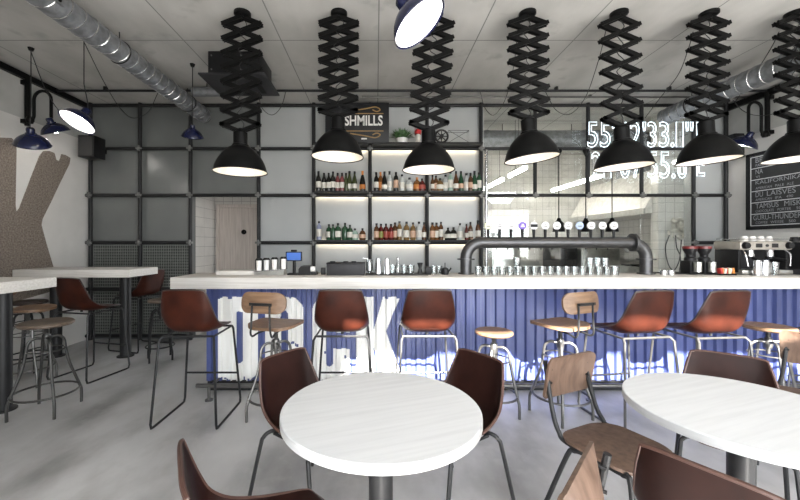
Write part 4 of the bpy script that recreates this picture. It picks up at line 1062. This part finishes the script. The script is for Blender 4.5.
navy_pendant('navy pendant lamp showing its bright white inside near the side wall', P(84, 114, 3.65), .155, Vector((-.23, -.44, -.87)))
navy_pendant('small navy pendant lamp hanging before the corridor bay', P(192.5, 129, 4.24), .115, Vector((-.2, .42, -.88)))
navy_pendant('large navy pendant tilted up to show a glaring white inside, cut by the top edge', P(407, 8, 2.1), .165, Vector((.54, -.12, -.79)))
navy_pendant('navy pendant lamp on a cord before the wall bracket by the bare concrete letter', P(31, 134, 3.89), .155, Vector((-.25, .42, -.87)))
# bent-pipe wall brackets
def bracket(label, wallx, sgn, Y, zpole0, zpole1, z_ball, z_arch, reach, head_r, aim):
    t = thing('bracket_lamp', label, 'wall lamp', (wallx, Y, zpole0), 0, 'bent pipe wall lamps')
    def q(x, y, z): return (sgn*x, y, z-zpole0)
    obj('pole', B().cyl(q(.05, 0, zpole0), q(.05, 0, zpole1), .028, seg=14), 'black', t)
    obj('wall_bracket', B().box(q(.025, 0, zpole0+.05), (.05, .08, .05)).box(q(.025, 0, zpole1-.08), (.05, .08, .05)), 'black', t, False)
    obj('joint', B().lathe([(0, -.045), (.03, -.04), (.045, 0), (.03, .04), (0, .045)], 14, q(.08, 0, z_ball)), 'black', t)
    a0, a1 = .13, .13+reach
    mid = (a0+a1)/2
    arc = [q(a0, 0, z_arch)] + [q(mid-reach/2*math.cos(k*PI/10), 0, z_arch+reach/2*math.sin(k*PI/10)) for k in range(1, 10)] + [q(a1, 0, z_arch)]
    obj('bent_pipe', B().tube([q(.07, 0, z_ball), q(.11, 0, z_ball-.01), q(a0, 0, z_ball+.05)] + arc + [q(a1, 0, z_ball+.03)], .018, 10), 'black', t)
    lamp_head(t, head_r, head_r*.7, head_r*.24, head_r*.4, 'navy', tuple(Vector(aim).to_track_quat('-Z', 'Y').to_euler()), q(a1, 0, z_ball-.035), 'bulbcool', head_r*.22)
    return t
bracket('bent-pipe wall lamp with navy shade over the bare concrete letter', XL, 1, 4.45, 2.86, 3.46, 2.93, 3.18, .21, .15, (.15, .40, -.87))
bracket('bent-pipe wall lamp with navy shade above the menu board', XR, -1, 4.85, 2.85, 3.44, 2.88, 3.22, .17, .16, (-.25, .42, -.87))

# ------------------------------------------------------------------ ceiling services
def spiral_duct(label, X, z, r, y0, y1, grille=False, pit=.135):
    t = thing('spiral_duct', label, 'duct', (X, y0, z))
    obj('duct_body', B().cyl((0, 0, 0), (0, y1-y0, 0), r, seg=36), 'galv', t)
    b = B(); pts = []
    n_ = int((y1-y0)/pit*24)
    for k in range(n_): a = k*2*PI/24; pts.append((r*math.cos(a), k*pit/24, r*math.sin(a)))
    b.tube(pts, .006, 6); obj('spiral_seam', b, 'chrome', t)
    y = .6
    while y < y1-y0:
        b = B(); b.tube([(r*1.01*math.cos(k*PI/16), y, r*1.01*math.sin(k*PI/16)) for k in range(32)], .008, 6, 0, True)
        b.tube([(0, y, r), (0, y, H-z)], .005, 5); y += 1.3
        obj('hanger', b, 'gunmetal', t)
    if grille:
        g = B()
        for k in range(10):
            a = math.radians(-6); g.box((r*.92, .72+k*.04, .03), (.05, .016, .15), Matrix.Rotation(a, 3, 'Y'))
        gg = obj('vent_grille', g, 'black', t, False)
        obj('grille_frame', B().box((r*.86, .9, .03), (.05, .46, .17)), 'galv', gg, False)
    return t
spiral_duct('galvanised spiral duct running along the ceiling to the corridor bay', -2.53, 3.31, .108, 1.7, 5.36, True)
spiral_duct('galvanised spiral duct along the ceiling beside the menu board wall', 4.24, 3.28, .115, 1.7, 5.36)
t = thing('ceiling_conduit', 'thin dark pipe crossing the ceiling in front of the back wall', 'pipe', (0, 4.86, H-.05))
obj('pipe', B().cyl((XL+.02, 0, 0), (XR-.02, 0, 0), .016, seg=12), 'gunmetal', t)
for x in (-3.6, -2.1, -.6, .9, 2.4, 3.9): obj('clip', B().box((x, 0, .025), (.03, .05, .05)), 'gunmetal', t, False)
t = thing('ceiling_conduit', 'thin grey pipe close to the back wall, behind the dark ceiling pipe', 'pipe', (0, 5.12, H-.03))
obj('pipe', B().cyl((-.2, 0, 0), (XR-.02, 0, 0), .014, seg=10), 'rawsteel', t); obj('clip', B().box((.5, 0, .015), (.03, .04, .03)), 'rawsteel', t, False); obj('clip', B().box((3, 0, .015), (.03, .04, .03)), 'rawsteel', t, False)
# black ceiling box with flanged plate
t = thing('ceiling_speaker_box', 'large black box with a flanged plate bolted under the ceiling', 'ceiling unit', (-1.54, 4.18, H))
obj('body', B().box((0, 0, -.13), (.56, .46, .26), bev=.008), 'plastic', t)
obj('flange_plate', B().box((0, .0, -.27), (.72, .58, .02), bev=.004), 'greyplastic', t)
for x in (-.24, -.08, .08, .24):
    for z in (-.05, -.2): obj('bolt', B().cyl((x, -.23, z), (x, -.238, z), .008, seg=8), 'clamp', t)
obj('slot', B().box((.2, .05, -.282), (.06, .3, .006)), 'black', t, False)
t = thing('duct_stub', 'short silver duct end beside the black ceiling box', 'duct', (-2.0, 4.75, 3.40))
obj('duct_body', B().cyl((-.38, 0, 0), (.14, 0, 0), .06, seg=20), 'galv', t)
obj('clip', B().tube([(-.2, 0, .06), (-.2, 0, .11)], .006, 6), 'gunmetal', t); obj('collar', B().lathe([(.06, -.02), (.066, -.02), (.066, .02), (.06, .02)], 20, (0, 0, 0), Matrix.Rotation(PI/2, 3, 'Y')), 'galv', t)
# loose cables
def cable(lab, pts, r=.0045):
    p0 = Vector(pts[0]); o = obj('power_cable', B().tube([Vector(p)-p0 for p in pts], r, 5, 8), 'rubber'); o.location = p0
    return tag(o, lab, 'cable', 'loose ceiling cables')
cable('cable slanting down from the ceiling to the navy pendant by the wall', [P(30, 49, 3.89), P(45, 88, 3.85), P(60, 112, 3.8), P(72, 118, 3.72)])
cable('cable drooping from the spiral duct past the bright navy pendant', [P(84, 42, 3.75), P(104, 82, 4.2), P(120, 108, 4.8), P(133, 118, 5.15), P(148, 112, 5.3), P(158, 93, 4.95)])
cable('short cable loop hanging left of the sign lamp', [P(258, 92, 4.86), P(262, 108, 5.0), P(272, 115, 5.05), P(281, 107, 5.0), P(286, 91, 4.86)])
cable('cable loop hanging before the first kitchen pane', [P(480, 91, 4.86), P(485, 108, 5.05), P(494, 115, 5.1), P(505, 100, 4.9), P(513, 70, 4.2), P(518, 30, 3.4)])
cable('cable loop drooping between the fourth and fifth scissor lamps', [P(545, 91, 4.86), P(556, 110, 5.05), P(570, 114, 5.05), P(585, 98, 4.6), P(598, 62, 3.9), P(606, 30, 3.4)])
cable('cable drooping between the fifth and sixth scissor lamps', [P(645, 118, 4.95), P(660, 98, 4.7), P(678, 75, 4.2), P(688, 50, 3.7), P(693, 32, 3.4)])
cable('cable running from the last scissor lamp down to the side wall', [P(779, 32, 3.4), P(770, 50, 3.7), P(752, 78, 4.3), P(735, 102, 4.8)])
cable('cable loop under the pipe above the menu board', [P(733, 100, 4.85), P(742, 110, 4.9), P(754, 115, 4.9), P(768, 115, 4.7), P(785, 110, 4.6)])
# speakers
for lab, px, py, Y, w_ in (('black wall speaker in the corner above the wire mesh', 92, 148, 5.12, .22), ('small black wall speaker in the corner above the menu board', 732, 146, 5.2, .14)):
    p = P(px, py, Y)
    t = thing('wall_speaker', lab, 'speaker', (p.x, Y, p.z-.14))
    obj('cabinet', B().box((0, 0, .14), (w_, .22, .3), bev=.008), 'plastic', t); obj('grille', B().box((0, -.114, .14), (w_*.85, .01, .26)), 'rubber', t, False)
    obj('mount', B().box((0, .16, .14), (.06, .16, .06)), 'black', t, False)
# heat lamps over the pass
for i, px in enumerate((558.8, 585.8, 612)):
    x = PX(px, 5.34)
    t = thing('heat_lamp', 'black cylinder lamp over the kitchen pass, %s from the bottle shelves' % ORD[i], 'pendant lamp', (x, 5.34, 2.78), 0, 'heat lamps over the kitchen pass')
    obj('ceiling_cone', B().lathe([(0, .03), (.045, .02), (.045, .0), (.01, -.08), (0, -.08)], 14), 'black', t); obj('cord', B().cyl((0, 0, -.07), (0, 0, -1.0), .007, seg=8), 'black', t)
    obj('lamp_shade', B().lathe([(0, -.98), (.02, -.98), (.035, -1.02), (.07, -1.06), (.085, -1.18), (.08, -1.18), (.06, -1.07), (0, -1.04)], 20), 'black', t)

# ------------------------------------------------------------------ menu board
by0, by1 = 5.137, 4.15
bz0, bz1 = 1.617, 2.67
t = thing('menu_board', 'black chalk menu board with white ruled rows on the side wall', 'menu board', (XR-.02, by0, bz0))
W_ = by0-by1; Hh = bz1-bz0
obj('panel', B().box((0, -W_/2, Hh/2), (.02, W_, Hh)), 'board', t, False)
fr = B(); fr.box((-.012, -.02, Hh/2), (.03, .04, Hh)); fr.box((-.012, -W_+.02, Hh/2), (.03, .04, Hh)); fr.box((-.012, -W_/2, .02), (.03, W_, .04)); fr.box((-.012, -W_/2, Hh-.02), (.03, W_, .04))
obj('frame', fr, 'plastic', t, False)
b = B(); z_lo, z_hi = .055, Hh-.055
for k in range(7): b.box((-.012, -W_/2, z_lo+(z_hi-z_lo)*k/6), (.004, W_-.11, .010))
for y in (-.055, -W_+.055): b.box((-.012, y, Hh/2), (.004, .010, z_hi-z_lo))
obj('ruled_line', b, 'rule', t, False)
rowtxt = [('BRITT', 'PALE'), ('NA', 'VI'), ('KALIFORNIKACIJA', 'AMERICAN PALE ALE'), ('DU LAISVES', 'AMERICAN IPA   490'), ('TAMSUS MISKAS', 'CHOCOLATE PORTER   500'), ('GURU-THUNDER', 'COFFEE WEISSE   500')]
rh = (z_hi-z_lo)/6
for k, (a, c_) in enumerate(rowtxt):
    zb_ = z_hi-(k+1)*rh
    for txt, y0, z0, cw_, h_ in ((a, -.12 if k < 5 else -.09, zb_+.075, .052, .068), (c_, -.12, zb_+.022, .028, .034)):
        for wd in txt.replace('   ', '  ').split(' '):
            if wd:
                b = B(); text_into(b, wd, (-.013, y0, z0), (0, -1, 0), (0, 0, 1), cw_*len(wd)*.92, h_, (0, 0, 0))
                obj('chalk_lettering', b, 'chalk', t, False)
            y0 -= cw_*(len(wd)+.8)

# ------------------------------------------------------------------ light
w = bpy.data.worlds.new('daylight'); SC.world = w; w.use_nodes = True
nt = w.node_tree; bg = nt.nodes['Background']; bg.inputs[1].default_value = 13.6
tc = nt.nodes.new('ShaderNodeTexCoord'); sp = nt.nodes.new('ShaderNodeSeparateXYZ'); mr = nt.nodes.new('ShaderNodeMapRange'); mr.inputs['From Min'].default_value = -.08; mr.inputs['From Max'].default_value = .10
mx = nt.nodes.new('ShaderNodeMixRGB'); mx.inputs['Color1'].default_value = (.46, .455, .44, 1); mx.inputs['Color2'].default_value = (.91, .955, 1.0, 1)
nt.links.new(tc.outputs['Generated'], sp.inputs[0]); nt.links.new(sp.outputs[2], mr.inputs['Value']); nt.links.new(mr.outputs[0], mx.inputs['Fac']); nt.links.new(mx.outputs[0], bg.inputs[0])
su = bpy.data.lights.new('sun', 'SUN'); su.energy = 60; su.angle = .012; su.color = (1, .95, .88)
so = bpy.data.objects.new('sun', su); COL.objects.link(so)
sd = Vector((-.06, 1, -.65)); so.rotation_euler = sd.to_track_quat('-Z', 'Y').to_euler()
def portal(x0, x1, z0, z1):
    l = bpy.data.lights.new('window_portal', 'AREA'); l.shape = 'RECTANGLE'; l.size = x1-x0; l.size_y = z1-z0
    l.cycles.is_portal = True
    o = bpy.data.objects.new('window_portal', l); COL.objects.link(o); o.location = ((x0+x1)/2, YF-.17, (z0+z1)/2); o.rotation_euler = (PI/2, 0, 0)
    o.rotation_euler = Vector((0, 1, 0)).to_track_quat('-Z', 'Z').to_euler()
portal(WX0, WX1, .12, 2.5)

# ------------------------------------------------------------------ camera
cam = bpy.data.cameras.new('camera'); cam.sensor_width = 36; cam.lens = F/800*36; cam.shift_x = (400-CX)/800; cam.shift_y = (CY-250)/800
cam.clip_start = .05
co = bpy.data.objects.new('camera', cam); COL.objects.link(co); co.location = (0, 0, EYE); co.rotation_euler = (PI/2, 0, 0)
SC.camera = co
vs = SC.view_settings; vs.view_transform = 'Standard'; vs.look = 'None'; vs.gamma = 1; vs.use_curve_mapping = False; vs.exposure = -0.04
SC.cycles.use_denoising = True
